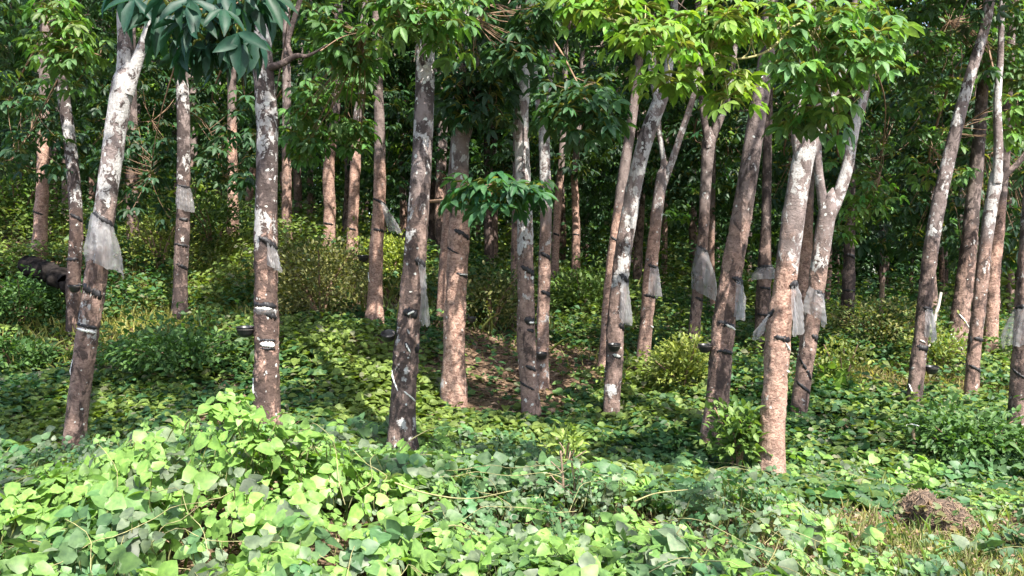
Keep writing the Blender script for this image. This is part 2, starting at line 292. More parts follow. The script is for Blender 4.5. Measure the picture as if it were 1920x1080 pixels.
# ------------------------------------------------------------------ the trees, read off the photograph: (px, py, width px), base first
G = 'rubber trees of the plantation'
TREES = [
 # key, depth, label, redness, lichen, dark, path, forks, crown radius
 ('a', 14.5, 'short looking orange barked rubber tree on the slope at the far left edge', 1., .3, .1, [(73,475,28),(76,400,26),(79,330,24),(80,200,22)], []),
 ('b', 12.5, 'slim rubber tree dark on its left side, just behind the big leaning tree at left', .8, .6, 1., [(133,685,30),(137,600,29),(136,520,28),(140,420,26),(128,280,25),(108,150,24),(98,60,22)], []),
 ('c', 8.5, 'pale leaning rubber tree with a large plastic sheet, forking in two high up at left', .45, .74, .6, [(138,855,44),(150,740,43),(168,620,43),(186,500,43),(203,380,42),(221,250,42),(236,165,46)], [[(236,175,40),(238,90,32),(236,0,29),(232,-90,26)],[(245,180,28),(262,125,24),(284,65,19),(302,0,15),(318,-70,12)]]),
 ('d', 16.5, 'dark slim rubber tree standing in shade right behind the large plastic sheet', .3, .4, .7, [(250,450,24),(248,380,23),(249,310,22),(248,180,20)], []),
 ('e', 13., 'rubber tree with dark lower trunk and pale upper trunk under the hanging dark leaves', .15, .6, .9, [(337,585,30),(338,520,28),(341,450,28),(343,350,26),(341,200,26),(335,100,24),(335,0,22)], []),
 ('f', 8., 'thick straight rubber tree with bold white lichen patches and a black cup on its left', .85, .66, .95, [(503,850,60),(501,780,55),(500,700,51),(499,600,49),(497,480,46),(499,350,45),(498,220,43),(492,120,42),(487,0,37),(483,-100,34)], [[(505,128,16),(530,120,14),(555,106,11),(575,106,8),(595,97,5),(615,84,3)],[(548,110,9),(541,92,10),(539,75,10),(550,35,11),(566,-20,10),(575,-80,9)]]),
 ('g', 17., 'small orange red rubber tree between the dark lower trunk and the thick lichen tree', 1., .2, .1, [(437,455,24),(436,380,22),(434,300,20),(432,150,18)], []),
 ('h', 21., 'thin leaning orange trunk beside the small orange red tree in the background', 1., .3, .1, [(461,420,15),(468,360,14),(475,305,13),(482,200,12)], []),
 ('i', 17., 'slim mottled rubber tree right behind the thick lichen tree', .7, .5, .4, [(540,495,22),(538,420,21),(537,330,20),(536,200,18)], []),
 ('j', 16.3, 'reddish brown rubber tree with white top in the group of three behind, its left one', .9, .35, .1, [(617,465,26),(618,390,25),(617,310,23),(628,220,19),(632,120,17)], []),
 ('k', 15.7, 'rubber tree with a bright orange foot in the background group of three', 1., .5, .2, [(660,485,24),(661,430,23),(664,350,22),(668,250,20),(676,150,18),(680,60,16)], []),
 ('l', 12.3, 'orange red rubber tree with a plastic sheet flaring to its right', 1., .25, .12, [(702,590,32),(704,530,29),(706,470,28),(712,380,25),(713,250,22),(710,150,19),(708,50,17),(706,-30,15)], []),
 ('m', 8., 'thick rubber tree with round white lichen spots and a long narrow plastic sheet', .25, .68, .75, [(753,835,56),(757,740,52),(761,670,50),(768,600,48),(777,500,45),(785,400,43),(792,300,41),(797,200,40),(799,100,37),(801,0,33),(803,-90,30)], []),
 ('n', 9.7, 'rubber tree with rough dark middle and a sunlit orange lower trunk', 1., .6, .3, [(851,722,46),(852,680,44),(854,600,42),(858,500,42),(861,400,40),(863,300,36),(864,240,36)], [[(862,260,26),(858,200,20),(868,130,16),(874,40,13)],[(870,280,14),(882,240,11),(890,180,9)]]),
 ('o', 13.5, 'smooth orange brown trunk half hidden behind the rough sunlit one', .95, .3, .1, [(827,610,22),(833,500,21),(841,400,20),(850,300,18),(856,200,16)], []),
 ('p', 21., 'thin dark trunk in shade right of the spotted thick tree', .2, .2, .9, [(808,505,17),(810,440,16),(811,360,15),(812,250,14)], []),
 ('q', 19., 'short dark trunk in deep shade at the middle of the plantation', .2, .2, .9, [(918,525,21),(917,460,20),(916,380,19),(915,250,17)], []),
 ('r', 9.5, 'grey rubber tree with black bands and a mottled foot left of its slimmer twin', .35, .85, .5, [(997,800,38),(993,740,37),(989,680,36),(987,600,35),(985,500,34),(984,400,32),(980,300,30),(978,200,28),(984,120,24),(992,40,20),(996,-60,18)], []),
 ('s', 10.8, 'slimmer rubber tree with a cup, standing close behind the grey banded one', .6, .75, .35, [(1017,745,27),(1017,680,26),(1018,600,25),(1021,500,25),(1024,400,24),(1022,300,23),(1020,230,22)], [[(1020,250,14),(1030,190,13),(1036,100,11)],[(1019,250,13),(1010,200,11),(1004,130,10)]]),
 ('t', 14.5, 'dark narrow trunk showing left of the grey banded tree', .6, .2, .5, [(962,650,18),(964,560,17),(966,450,16),(968,330,15)], []),
 ('u', 18., 'slim rubber tree right of the twin trunks, its foot hidden in bushes', .8, .4, .2, [(1040,525,17),(1042,460,16),(1046,390,16),(1053,300,14),(1058,200,12)], []),
 ('v', 19., 'thin reddish rubber tree in front of the bright far leaves', .9, .4, .2, [(1079,525,18),(1080,460,17),(1079,380,15),(1077,320,14),(1084,250,12)], []),
 ('w', 9.8, 'leaning grey rubber tree with dark side, cup and narrow plastic sheet', .25, .8, .6, [(1146,815,32),(1147,760,34),(1150,700,35),(1156,600,35),(1166,500,34),(1181,400,33),(1199,310,32),(1219,240,32),(1240,185,30)], [[(1238,195,24),(1252,140,20),(1262,70,17),(1268,-30,15)],[(1235,200,14),(1222,130,12),(1212,40,10)]]),
 ('x', 12., 'reddish leaning rubber tree close behind the grey leaning one', .9, .45, .25, [(1134,690,26),(1140,600,26),(1148,500,25),(1160,400,23),(1172,310,22),(1186,220,20),(1198,120,17),(1206,20,15)], []),
 ('y', 12., 'rubber tree with a pinkish sunlit foot and a fork at eye height', .75, .6, .3, [(1205,700,32),(1208,650,28),(1213,600,26),(1221,500,26),(1232,400,24),(1241,335,24)], [[(1240,345,15),(1246,300,12),(1238,240,11),(1232,150,9)],[(1244,345,17),(1262,300,15),(1284,235,13),(1305,165,12),(1318,80,11)]]),
 ('z', 24., 'thin far trunk touching the foot lit rubber tree on its right', .7, .3, .1, [(1245,545,13),(1246,480,12),(1248,400,11)], []),
 ('aa', 13., 'slim dark rubber tree wearing the widest plastic sheet, forked near its top', .3, .55, .6, [(1299,665,25),(1303,600,23),(1308,540,22),(1316,450,22),(1321,350,22),(1327,270,26)], [[(1326,280,16),(1316,220,14),(1308,120,12)],[(1330,275,18),(1345,235,16),(1360,195,14),(1372,120,12)]]),
 ('ab', 17., 'brown trunk behind the widest plastic sheet', .8, .3, .2, [(1334,620,17),(1333,540,16),(1332,450,15),(1334,330,14)], []),
 ('ac', 8.7, 'dark leaning rubber tree with a rusty brown foot and a cup on its left', .7, .4, .62, [(1341,815,52),(1345,750,48),(1350,690,46),(1359,600,45),(1374,500,43),(1392,400,41),(1408,300,39),(1424,200,36),(1438,110,33),(1448,0,28),(1455,-80,25)], []),
 ('ad', 13., 'dark rubber tree with a torn plastic collar, between two leaning trees', .35, .2, .85, [(1426,690,33),(1429,620,30),(1431,560,30),(1433,500,27),(1436,400,20),(1438,280,18),(1440,200,16)], []),
 ('ae', 8., 'nearest rubber tree with a sunlit pink orange foot and a pale upper trunk', .95, .62, .1, [(1446,925,57),(1447,860,54),(1449,800,51),(1455,710,48),(1462,620,48),(1475,500,46),(1488,400,45),(1503,310,44),(1515,265,42)], [[(1500,310,28),(1493,240,26),(1500,160,22),(1512,60,18),(1520,-60,16)],[(1515,285,24),(1538,240,20),(1560,190,16),(1580,130,14),(1596,50,12)]]),
 ('af', 13.5, 'dark red brown trunk half hidden right behind the nearest tree', 1., .2, .35, [(1501,650,36),(1505,580,34),(1508,500,32),(1513,400,26),(1520,300,22)], []),
 ('ag', 10., 'forked pale rubber tree with a stubby left limb and wavy dark scars', .45, .7, .35, [(1495,815,36),(1500,750,34),(1508,690,34),(1521,600,34),(1534,500,34),(1545,420,36),(1550,395,36)], [[(1546,405,24),(1537,350,19),(1532,300,17),(1530,200,14)],[(1552,410,28),(1570,370,26),(1588,315,24),(1600,245,20),(1616,190,17),(1634,110,14)]]),
 ('ah', 14., 'dark rubber tree alone in shade right of the forked pale tree', .15, .3, .85, [(1586,665,29),(1589,600,27),(1592,550,26),(1595,460,22),(1598,340,18)], []),
 ('ai', 10.5, 'slender dark rubber tree leaning right with a small plastic sheet', .15, .62, .6, [(1712,800,32),(1717,730,31),(1722,680,30),(1733,600,29),(1745,500,29),(1762,400,29),(1785,300,27),(1808,210,25),(1832,125,22),(1856,50,20),(1870,-20,19)], []),
 ('aj', 13., 'stout dark rubber tree with peeling orange foot behind the twisted slim tree', .55, .35, .75, [(1784,695,46),(1794,640,40),(1804,570,36),(1812,500,34),(1822,400,30),(1835,280,26)], []),
 ('ak', 11.5, 'twisted slim rubber tree with mottled pink bark forking above the dark shade', .55, .68, .45, [(1819,775,29),(1822,720,28),(1826,650,26),(1835,560,26),(1842,480,25),(1852,400,25),(1862,335,26)], [[(1860,345,20),(1863,280,18),(1860,200,16),(1864,120,13)],[(1866,350,14),(1884,325,12),(1904,305,11),(1925,270,10)]]),
 ('al', 13.5, 'reddish trunk half hidden behind the twisted slim tree at right', 1., .3, .3, [(1856,665,28),(1860,590,27),(1864,520,26),(1876,420,22),(1888,300,19)], []),
 ('am', 9.8, 'dark rubber tree cut by the right picture edge, with a plastic sheet', .3, .5, .7, [(1908,815,38),(1912,720,37),(1918,630,36),(1926,500,35),(1936,350,33),(1945,200,30),(1950,60,28)], []),
]
base = np.array([P(p[0][0], p[0][1], D) for (_, D, _, _, _, _, p, _) in TREES])
def plane(X, Y):
    X = np.asarray(X, float); Y = np.asarray(Y, float)
    r = 14 * (1 - np.exp(-np.clip(Y - 8, 0, None) / 14))
    return .08 + r * (.17 - .0145 * np.clip(X, -9, 9)) - .10 * sstep(7, 3, Y)
_res = base[:, 2] - plane(base[:, 0], base[:, 1])
def ground(X, Y):
    X = np.asarray(X, float); Y = np.asarray(Y, float)
    num = 0; den = .12
    for (bx, by, _), r in zip(base, _res):
        k = np.exp(-((X - bx)**2 + (Y - by)**2) / (2 * 1.3**2)); num = num + k * r; den = den + k
    return plane(X, Y) + num / den + .07 * (fbm(X * .9, Y * .9, 0, 3) - .5)
def veg(X, Y):
    """height of the vine carpet over the ground"""
    near = sstep(6.8, 5.9, Y)
    v = .04 + .11 * fbm(X * .8 + 5, Y * .8, 0, 11) + near * (.05 + .20 * fbm(X * 1.3, Y * 1.3, 0, 19))
    v = v + .56 * np.exp(-((X + 1.70) / .80)**2 - ((Y - 5.4) / .55)**2)
    v = v + .10 * np.exp(-((X - 1.4) / .8)**2 - ((Y - 5.6) / .7)**2)
    v = v + .10 * np.exp(-((X + .3) / 1.2)**2 - ((Y - 6.4) / .7)**2)
    v = v + near * .24 * (fbm(X * 3.1, Y * 3.1, 0, 29, 2) - .5)
    v = v * (1 - .75 * sstep(.27, .36, X / Y) * sstep(8.2, 7.4, Y))
    return v
# ground: one sheet to the horizon
gx = np.sinh(np.linspace(-5.6, 5.6, 240)) * 3.2; gy = 3 + np.sinh(np.linspace(-4.2, 5.6, 240)) * 3.2
XX, YY = np.meshgrid(gx, gy); ZZ = ground(XX, YY)
mb = MB(); i = np.arange(239)[:, None] * 240 + np.arange(239)[None]
mb.add(np.stack([XX, YY, ZZ], -1), np.stack([i, i + 1, i + 241, i + 240], -1).reshape(-1, 4), (.1, .07, .05))
tag(mb.build('ground', M_SOIL), kind='structure')

# sun gaps: places the photograph shows in sunlight (px, py, depth, radius)
LIT = [(380,900,5.3,1.0),(620,930,4.9,.9),(1000,960,4.6,.9),(1200,960,4.7,.7),(1500,980,4.8,.5),(1800,1000,5.,1.),(1720,900,6.3,.5),
 (1300,80,5.8,1.3),(1560,130,6.1,1.0),(1180,30,5.8,.7),(1450,800,8.,.40),(1452,700,8.,.25),(1495,380,8.,.45),(853,590,9.6,.33),(853,520,9.6,.2),(218,350,8.5,.35),(205,430,8.5,.2),
 (512,430,8,.22),(706,520,12.3,.4),(712,330,12.3,.5),(270,490,13.,.8),(330,470,14.,.7),(620,620,10.2,.7),(690,650,9.8,.5),(661,440,15.7,.5),(437,390,17,.6),(76,400,14.5,.6),(617,400,16.3,.5),
 (1208,610,12,.4),(1650,740,12.5,1.0),(1760,740,12.5,.7),(1880,780,10.5,.5),(1785,680,13,.35),(1182,260,12,.4),(735,460,15.5,.8),(1280,700,11,.5),(1000,380,24,1.6),(1640,370,14,.6),(1770,270,15,.8),(110,80,10.5,.6),
 (1550,430,10,.3),(830,560,13.5,.3),(560,440,17,.8),(150,430,16,1.),(900,640,10.5,.5),(1100,560,15,.9),(1000,560,16,.7),(1600,640,14,.7),(1860,380,12,.4),(640,100,10,.8),(1380,850,7.8,.4),(870,790,7.6,.4),
 (430,640,10.5,.5),(560,700,9.2,.4),(1000,640,13,.5),(1130,700,10.5,.4),(1540,640,12,.5),(1700,660,13,.6),(40,600,11,.6),(200,420,15,.7),(500,600,11,.4),(760,700,9.2,.4),(1290,600,14,.6),
 (60,400,19,1.5),(300,400,19,1.5),(560,400,19,1.5),(750,420,18,1.2),(1000,450,20,1.2),(1200,500,20,1.2),(1450,560,17,1.),(1650,590,18,1.),(1850,600,18,1.)]
LP = np.array([P(a, b, d) for a, b, d, r in LIT]); LR = np.array([r for *_, r in LIT])
def insun_gap(c, extra=.24, shafts=True):
    keep = np.ones(len(c), bool)
    for p, r in zip(LP, LR):
        if not shafts and p[2] > 2.9: continue
        q = c - p; t = q @ SUN; dd = np.linalg.norm(q - t[:, None] * SUN, axis=1)
        keep &= ~((t > .45) & (dd < r * .9 + extra))
    if not shafts: return keep
    e1 = unit(np.cross(SUN, [0, 1, 0.])); e2 = np.cross(SUN, e1); a, b = c @ e1, c @ e2
    keep &= ~((fbm(a / .7 + 50, b / .7 + 50, 0, 17, 2) > .615) & (c[:, 2] > 3.2))
    return keep

# ------------------------------------------------------------------ trunks
def tdisp(phi, h, seed, far=False):
    s = seed * 3.7
    cx, cy = np.sin(phi), np.cos(phi)
    d = .10 * (fbm(cx * 1.2 + s, cy * 1.2, h * 2.2, 5, 2) - .5)
    tap = sstep(.45, .65, h) * sstep(2.05, 1.8, h + .5 * (noise(cx + s, cy, h * .8, 8) - .5))
    ph = h * 13 + phi * .55 + 2.4 * fbm(cx * 2 + s, cy * 2, h * 5, 9, 2)
    d = d + tap * (.085 * (1 - np.mod(ph, 1.0))**1.5 - .03 + .30 * (fbm(cx * 2.2 + s, cy * 2.2, h * 9, 21, 3) - .5))
    d = d + .10 * (fbm(cx * 2.5 + s, cy * 2.5, h * 8, 31, 3) - .5) + .07 * sstep(.66, .8, fbm(cx * 2 + s + 9, cy * 2, h * 4.5, 33, 2)) + .22 * np.exp(-np.clip(h, 0, 9) / .13)
    return d
class Trunk:
    def __init__(s, pts, rad, z0, seed):
        s.p = np.asarray(pts); s.r = np.asarray(rad); s.z0 = z0; s.seed = seed
        t = unit(np.gradient(s.p, axis=0)); s.u = unit(np.cross(np.array([0, 1, 0.]), t)); s.v = np.cross(t, s.u)
    def at(s, z, phi, off=0.):
        z = np.asarray(z, float); phi = np.asarray(phi, float); z, phi = np.broadcast_arrays(z, phi)
        I = lambda a: np.stack([np.interp(z, s.p[:, 2], a[:, k]) for k in range(3)], -1)
        r = np.interp(z, s.p[:, 2], s.r) * (1 + tdisp(phi, z - s.z0, s.seed)) + off
        return I(s.p) + r[..., None] * (np.sin(phi)[..., None] * I(s.u) - np.cos(phi)[..., None] * I(s.v))
def trunk_geo(mb, pts, rad, z0, seed, ns, par, knob=True):
    T = Trunk(pts, rad, z0, seed); n = len(T.p); a = np.arange(ns) / ns * 2 * np.pi
    h = T.p[:, 2] - z0
    d = tdisp(a[None] + 0 * h[:, None], h[:, None], seed) if knob else .16 * (fbm(np.sin(a)[None] * 1.5 + seed, np.cos(a)[None] * 1.5, h[:, None] * 5, 4, 2) - .5)
    rr = T.r[:, None] * (1 + d)
    ring = T.p[:, None] + rr[..., None] * (np.sin(a)[None, :, None] * T.u[:, None] - np.cos(a)[None, :, None] * T.v[:, None])
    i = np.arange(n - 1)[:, None] * ns; j = np.arange(ns)[None]; k = (j + 1) % ns
    c = np.zeros((n, ns, 4)); c[..., 0] = (h / 10)[:, None]; c[..., 1:] = par
    mb.add(ring.reshape(-1, 3), np.stack([i + j, i + k, i + ns + k, i + ns + j], -1).reshape(-1, 4), c.reshape(-1, 4))
    return T
def compounds(mb, cent, k, pet, L, rng, col, tm=T_ELL, elev=(-.6, .7), asp=.42, droop=.45, cj=.25, mi=0, stem=(.20, .22, .07)):
    """whorls of trifoliate leaves on long stalks round each centre"""
    n = len(cent)
    if n == 0: return
    c = np.repeat(cent, k, 0); m = n * k
    az = np.tile(np.arange(k) / k * 2 * np.pi, n) + np.repeat(rng.uniform(0, 6.28, n), k) + rng.normal(0, .35, m)
    el = rng.uniform(elev[0], elev[1], m)
    d = np.stack([np.cos(az) * np.cos(el), np.sin(az) * np.cos(el), np.sin(el)], -1)
    pl = pet * rng.uniform(.55, 1.15, m)
    node = c + d * pl[:, None] + rng.normal(0, .02, (m, 3))
    f = unit(d * np.array([1, 1, .4]) + np.array([0, 0, -droop]) + rng.normal(0, .18, (m, 3)))
    nr = unit(np.array([0, 0, 1.]) + rng.normal(0, .28, (m, 3)) + .3 * d)
    s = unit(np.cross(nr, f)); nr = np.cross(f, s)
    cc = np.repeat(col, k, 0) * (1 + cj * rng.normal(0, 1, (m, 1))).clip(.45, 1.7)
    cc = cc * (1 + .08 * rng.normal(0, 1, (m, 3)))
    sc = rng.uniform(.75, 1.2, m) * L
    for ang, q in ((0, 1.), (.95, .86), (-.95, .86)):
        dd = f * math.cos(ang) + s * math.sin(ang); dd = dd + rng.normal(0, .08, (m, 3)) + np.array([0, 0, -.12])
        nn = nr + .25 * math.sin(ang) * s
        leaves(mb, tm, node, dd, nn, sc * q, sc * q * asp * rng.uniform(.85, 1.1, m), cc.clip(.004, .9), mi)
    if tm is not T_FAR:
        leaves(mb, T_FAR, c, node - c, np.array([0, 0, 1.]) + 0 * c, pl, .007 + 0 * pl, np.tile(stem, (m, 1)), mi)
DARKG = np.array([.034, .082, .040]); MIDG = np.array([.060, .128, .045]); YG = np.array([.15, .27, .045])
def crown_geo(mb, top, rc, hc, ncl, rng, L=.155, lo=.0, center=None, cull=True, tm=T_FAR, k=8, low_only=None, maxd=None):
    """limbs out of the top of the trunk and leaf whorls along them; mb gets bark (0) and leaf (1)"""
    ctr = top + np.array([0, 0, hc * .45]) if center is None else center
    nl = 7; ends = []
    for q in range(nl):
        az = q / nl * 6.28 + rng.uniform(-.4, .4); el = rng.uniform(-.1, 1.1)
        e = ctr + np.array([math.cos(az) * math.cos(el) * rc * .85, math.sin(az) * math.cos(el) * rc * .85, math.sin(el) * hc * .5])
        mid = top * .5 + e * .5 + np.array([0, 0, .3]) + rng.normal(0, .15, 3)
        c = curve([top - np.array([0, 0, .25]), mid, e], 9)
        tube(mb, c, np.linspace(.05, .012, 9), 6, (.5, .3, .5, .4))
        for s in range(4):
            b = c[3 + s]; e2 = b + rng.normal(0, 1, 3) * np.array([rc * .35, rc * .35, hc * .2])
            tube(mb, curve([b, b * .5 + e2 * .5 + rng.normal(0, .1, 3), e2], 5), np.linspace(.02, .006, 5), 5, (.5, .3, .5, .3)); ends.append(e2)
        ends.append(e)
    ends = np.array(ends)
    g = rng.normal(0, 1, (ncl, 3)); g = unit(g) * rng.uniform(.35, 1, (ncl, 1))**.5
    cl = ctr + g * np.array([rc, rc, hc * .5])
    near = ends[rng.integers(0, len(ends), ncl)] + rng.normal(0, .32, (ncl, 3))
    use = rng.random(ncl) < .5; cl[use] = near[use]
    if lo: cl = cl[cl[:, 2] > lo]
    if cull: cl = cl[insun_gap(cl)]
    n = len(cl)
    t = rng.random((n, 1)); col = DARKG * (1 - t) + MIDG * t; yy = rng.random(n) < .12; col[yy] = YG * .8
    compounds(mb, cl, k, .16, L, rng, col, tm, asp=.44, mi=1)

REG = {}
def make_tree(rec, idx):
    key, D, label, red, lich, dark, path, forks = rec
    rng = rngf(100 + idx)
    b = P(path[0][0], path[0][1], D); z0 = float(b[2])
    root = thing('rubber_tree', label, 'tree', b, G)
    ns = 40 if D < 11 else (28 if D < 15 else 18); step = .018 if D < 11 else (.03 if D < 15 else .05)
    lean_y = rng.uniform(-.03, .03)
    def world(pp):
        w3 = np.array([P(x, y, D) for x, y, _ in pp]); w3[:, 1] += lean_y * (w3[:, 2] - z0)
        return w3, np.array([wd for *_, wd in pp]) * .455 * D / F
    par = (red, lich, dark)
    mb = MB()
    w3, rad = world(path)
    tips = []
    ztop = z0 + rng.uniform(5.0, 5.8)
    def run(w3, rad, extend, first):
        if extend and w3[-1, 2] < ztop:
            d = unit(w3[-1] - w3[-2]); d = unit(d * np.array([.6, .6, 1]))
            nst = 3; dz = (ztop - w3[-1, 2]) / nst
            for _ in range(nst):
                w3 = np.vstack([w3, w3[-1] + d * dz / d[2]]); rad = np.append(rad, rad[-1] * .9)
        if first:
            w3 = np.vstack([w3[0] + (w3[0] - w3[1]) * .001 - np.array([0, 0, .35]), w3]); rad = np.insert(rad, 0, rad[0])
        if first and forks and not extend:
            d = unit(w3[-1] - w3[-2]); w3 = np.vstack([w3, w3[-1] + d * rad[-1] * 1.3, w3[-1] + d * rad[-1] * 2.6]); rad = np.append(rad, [rad[-1] * .72, rad[-1] * .1])
        ln = np.linalg.norm(np.diff(w3, axis=0), axis=1).sum(); n = max(8, int(ln / step))
        c = curve(np.column_stack([w3, rad]), n)
        c[:, 0] += rad.mean() * .35 * (fbm(c[:, 2] * 1.7 + idx, idx * 3.3, 0, 41, 2) - .5) * (0.4 if first else 1)
        tips.append(c[-1, :3])
        return c
    twigs_only = key == 'f'
    c = run(w3, rad, not forks or twigs_only, True)
    if forks and not twigs_only: tips.pop()
    T = trunk_geo(mb, c[:, :3], c[:, 3], z0, idx, ns, par)
    for fk in forks:
        f3, fr = world(fk); f3[:, 1] += rng.uniform(-.05, .05)
        small = fk[0][2] < 17 and key == 'f'
        cf = run(f3, fr, not small, False)
        if small: tips.pop()
        pk = (.4, .12, .8) if (key == 'ak' and fk[-1][0] > 1900) or small else par
        trunk_geo(mb, cf[:, :3], cf[:, 3], z0, idx + 50, max(12, ns // 2), pk, knob=False)
    mb.build('trunk', M_BARK, root, b)
    REG[key] = (T, root, z0, D)
    if key in ('z', 'ab', 'p'): lowc = 4.0
    top = np.mean(tips, axis=0)
    mc = MB()
    rc = 3.1 if D < 9 else 2.6
    ctr = top + np.array([rng.uniform(-.3, .3), -1.7 if D < 9 else -.2, 1.6])
    hc = 4.4
    bottom = 4.35 + .02 * D if D < 9 else (z0 + 3.1 if D < 14 else z0 + 2.3)
    if D > 13.5: bottom = z0 + 1.7; ctr[2] -= .9
    if D >= 9: ctr[2] -= .7 + (.5 if D > 14 else 0); hc = 5.6
    crown_geo(mc, top, rc, hc, 380 if D < 9 else 310, rng, L=.16, lo=bottom, center=ctr, cull=True, tm=T_FAR if D > 9 else T_FAR)
    mc.build('crown', [M_TWIGB, M_LEAF], root, b)
M_TWIGB = simple('limb_bark', (.16, .12, .10), .85, .2, 18., .45, .6)
for q, rec in enumerate(TREES): make_tree(rec, q)

# two unseen trees added beside the camera so their crowns dapple the vines
for q, (X, Y, cx, cy, lab) in enumerate(((-.9, -2.6, -.3, .2, 'unseen rubber tree added to shade the left of the vine carpet'), (5.2, -1.6, 3.9, .5, 'unseen rubber tree added to shade the right of the vine carpet'))):
    rng = rngf(300 + q); b = np.array([X, Y, float(ground(X, Y))]); root = thing('rubber_tree', lab, 'tree', b, G)
    top = np.array([X * .6 + cx * .4, Y * .6 + cy * .4, 5.6]); c = curve([b - [0, 0, .3], b + [0, 0, 2], top], 60)
    mb = MB(); trunk_geo(mb, c, np.linspace(.14, .08, 60), b[2], 70 + q, 20, (.5, .5, .5)); mb.build('trunk', M_BARK, root, b)
    mc = MB(); crown_geo(mc, top, 3.0, 3.6, 230, rng, L=.17, lo=5.0, center=np.array([cx, cy, 7.2])); mc.build('crown', [M_TWIGB, M_LEAF], root, b)
# ------------------------------------------------------------------ low leafy branches that hang into the picture (parts of their trees)
def n_tw(rng): return rng.random() < .6
def leafy_branch(key, pts, r0, cl, nocull=False, k=8, L=.15, pet=.15, col=DARKG, seed=1, mix=.0, asp=.40, elev=(-.75, .6), droop=.5, twig=None):
    """pts: (px,py,depth) of the bough; cl: whorl centres (px,py,depth)"""
    T, root, z0, D = REG[key]; rng = rngf(seed)
    p = np.array([P(*a) for a in pts]); c = curve(p, 26)
    mb = MB(); tube(mb, c, np.linspace(r0, r0 * .3, 26), 7, (.2, .2, .1))
    C = np.array([P(*a) for a in cl]); kp = insun_gap(C, .16, False) | (D > 11); C = C[kp] if kp.sum() >= 2 and not nocull else C
    for q in C:
        if D > 13.5 and n_tw(rng): continue
        dd = np.linalg.norm(c - q, axis=1); j = int(np.argmin(dd + .3 * np.linspace(1, 0, 26)))
        if dd[j] > .04: tube(mb, curve([c[j], c[j] * .5 + q * .5 + rng.normal(0, .03, 3) - np.array([0, 0, .02]), q], 7), np.linspace(max(.004, r0 * .35), .003, 7), 5, (.2, .2, .1))
    ob = mb.build('branch', twig or M_TWIG, root, root.location)
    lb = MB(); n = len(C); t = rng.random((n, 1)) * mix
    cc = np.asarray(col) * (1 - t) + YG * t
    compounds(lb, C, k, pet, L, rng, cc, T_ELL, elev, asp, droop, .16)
    lb.build('foliage', M_LEAF, ob)
    lb_obj = ob.children[0]; 
    # leaves are given in world space: shift by the tree's base
    me = lb_obj.data; co = np.empty(len(me.vertices) * 3, np.float32); me.vertices.foreach_get('co', co)
    co = co.reshape(-1, 3) - np.array(root.location, np.float32); me.vertices.foreach_set('co', co.ravel()); me.update()
def scatter(x0, y0, x1, y1, D, n, seed, jd=.3):
    r = rngf(seed); return [(r.uniform(x0, x1), r.uniform(y0, y1), D + r.uniform(-jd, jd)) for _ in range(n)]
# big dark leaves, top left, in front of the trunks
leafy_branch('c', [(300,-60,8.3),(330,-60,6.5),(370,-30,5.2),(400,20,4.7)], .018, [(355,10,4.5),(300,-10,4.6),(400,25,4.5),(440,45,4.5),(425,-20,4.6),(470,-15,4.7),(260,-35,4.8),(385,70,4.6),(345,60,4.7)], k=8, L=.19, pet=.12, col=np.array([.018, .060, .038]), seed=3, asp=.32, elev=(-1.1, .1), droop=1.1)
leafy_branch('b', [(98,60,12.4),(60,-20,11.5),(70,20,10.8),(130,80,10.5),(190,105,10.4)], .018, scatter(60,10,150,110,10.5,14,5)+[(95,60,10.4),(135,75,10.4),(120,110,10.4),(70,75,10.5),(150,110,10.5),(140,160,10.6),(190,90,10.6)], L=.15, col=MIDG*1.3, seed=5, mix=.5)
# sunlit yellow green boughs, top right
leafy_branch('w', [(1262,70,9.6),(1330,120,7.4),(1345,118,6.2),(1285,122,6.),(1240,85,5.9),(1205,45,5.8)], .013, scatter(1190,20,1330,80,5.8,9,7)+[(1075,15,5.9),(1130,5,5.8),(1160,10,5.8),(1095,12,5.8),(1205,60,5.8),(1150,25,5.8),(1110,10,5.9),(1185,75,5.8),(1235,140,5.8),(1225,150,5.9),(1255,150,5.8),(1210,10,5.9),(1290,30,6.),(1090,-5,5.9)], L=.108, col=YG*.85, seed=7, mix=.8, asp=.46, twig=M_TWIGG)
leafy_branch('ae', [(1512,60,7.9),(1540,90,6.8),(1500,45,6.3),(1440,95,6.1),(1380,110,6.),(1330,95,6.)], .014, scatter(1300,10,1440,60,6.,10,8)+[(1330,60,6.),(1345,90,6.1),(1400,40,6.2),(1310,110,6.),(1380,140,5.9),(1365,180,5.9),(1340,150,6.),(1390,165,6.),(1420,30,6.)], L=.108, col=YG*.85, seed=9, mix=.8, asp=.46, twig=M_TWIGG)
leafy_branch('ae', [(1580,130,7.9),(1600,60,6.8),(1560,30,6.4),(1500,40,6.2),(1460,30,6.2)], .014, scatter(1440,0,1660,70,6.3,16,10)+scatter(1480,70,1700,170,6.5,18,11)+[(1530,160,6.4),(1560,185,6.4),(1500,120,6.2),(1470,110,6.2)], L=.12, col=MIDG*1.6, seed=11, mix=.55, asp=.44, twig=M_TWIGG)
leafy_branch('ae', [(1520,140,7.8),(1570,150,7.),(1610,160,6.8),(1640,150,6.7)], .008, [(1530,210,6.8),(1560,200,6.8),(1500,205,6.8),(1545,225,6.7),(1480,225,6.9),(1640,195,6.6),(1600,120,6.6),(1640,110,6.6),(1660,60,6.6)], L=.145, col=MIDG*1.2, seed=13, mix=.35, twig=M_TWIGG)
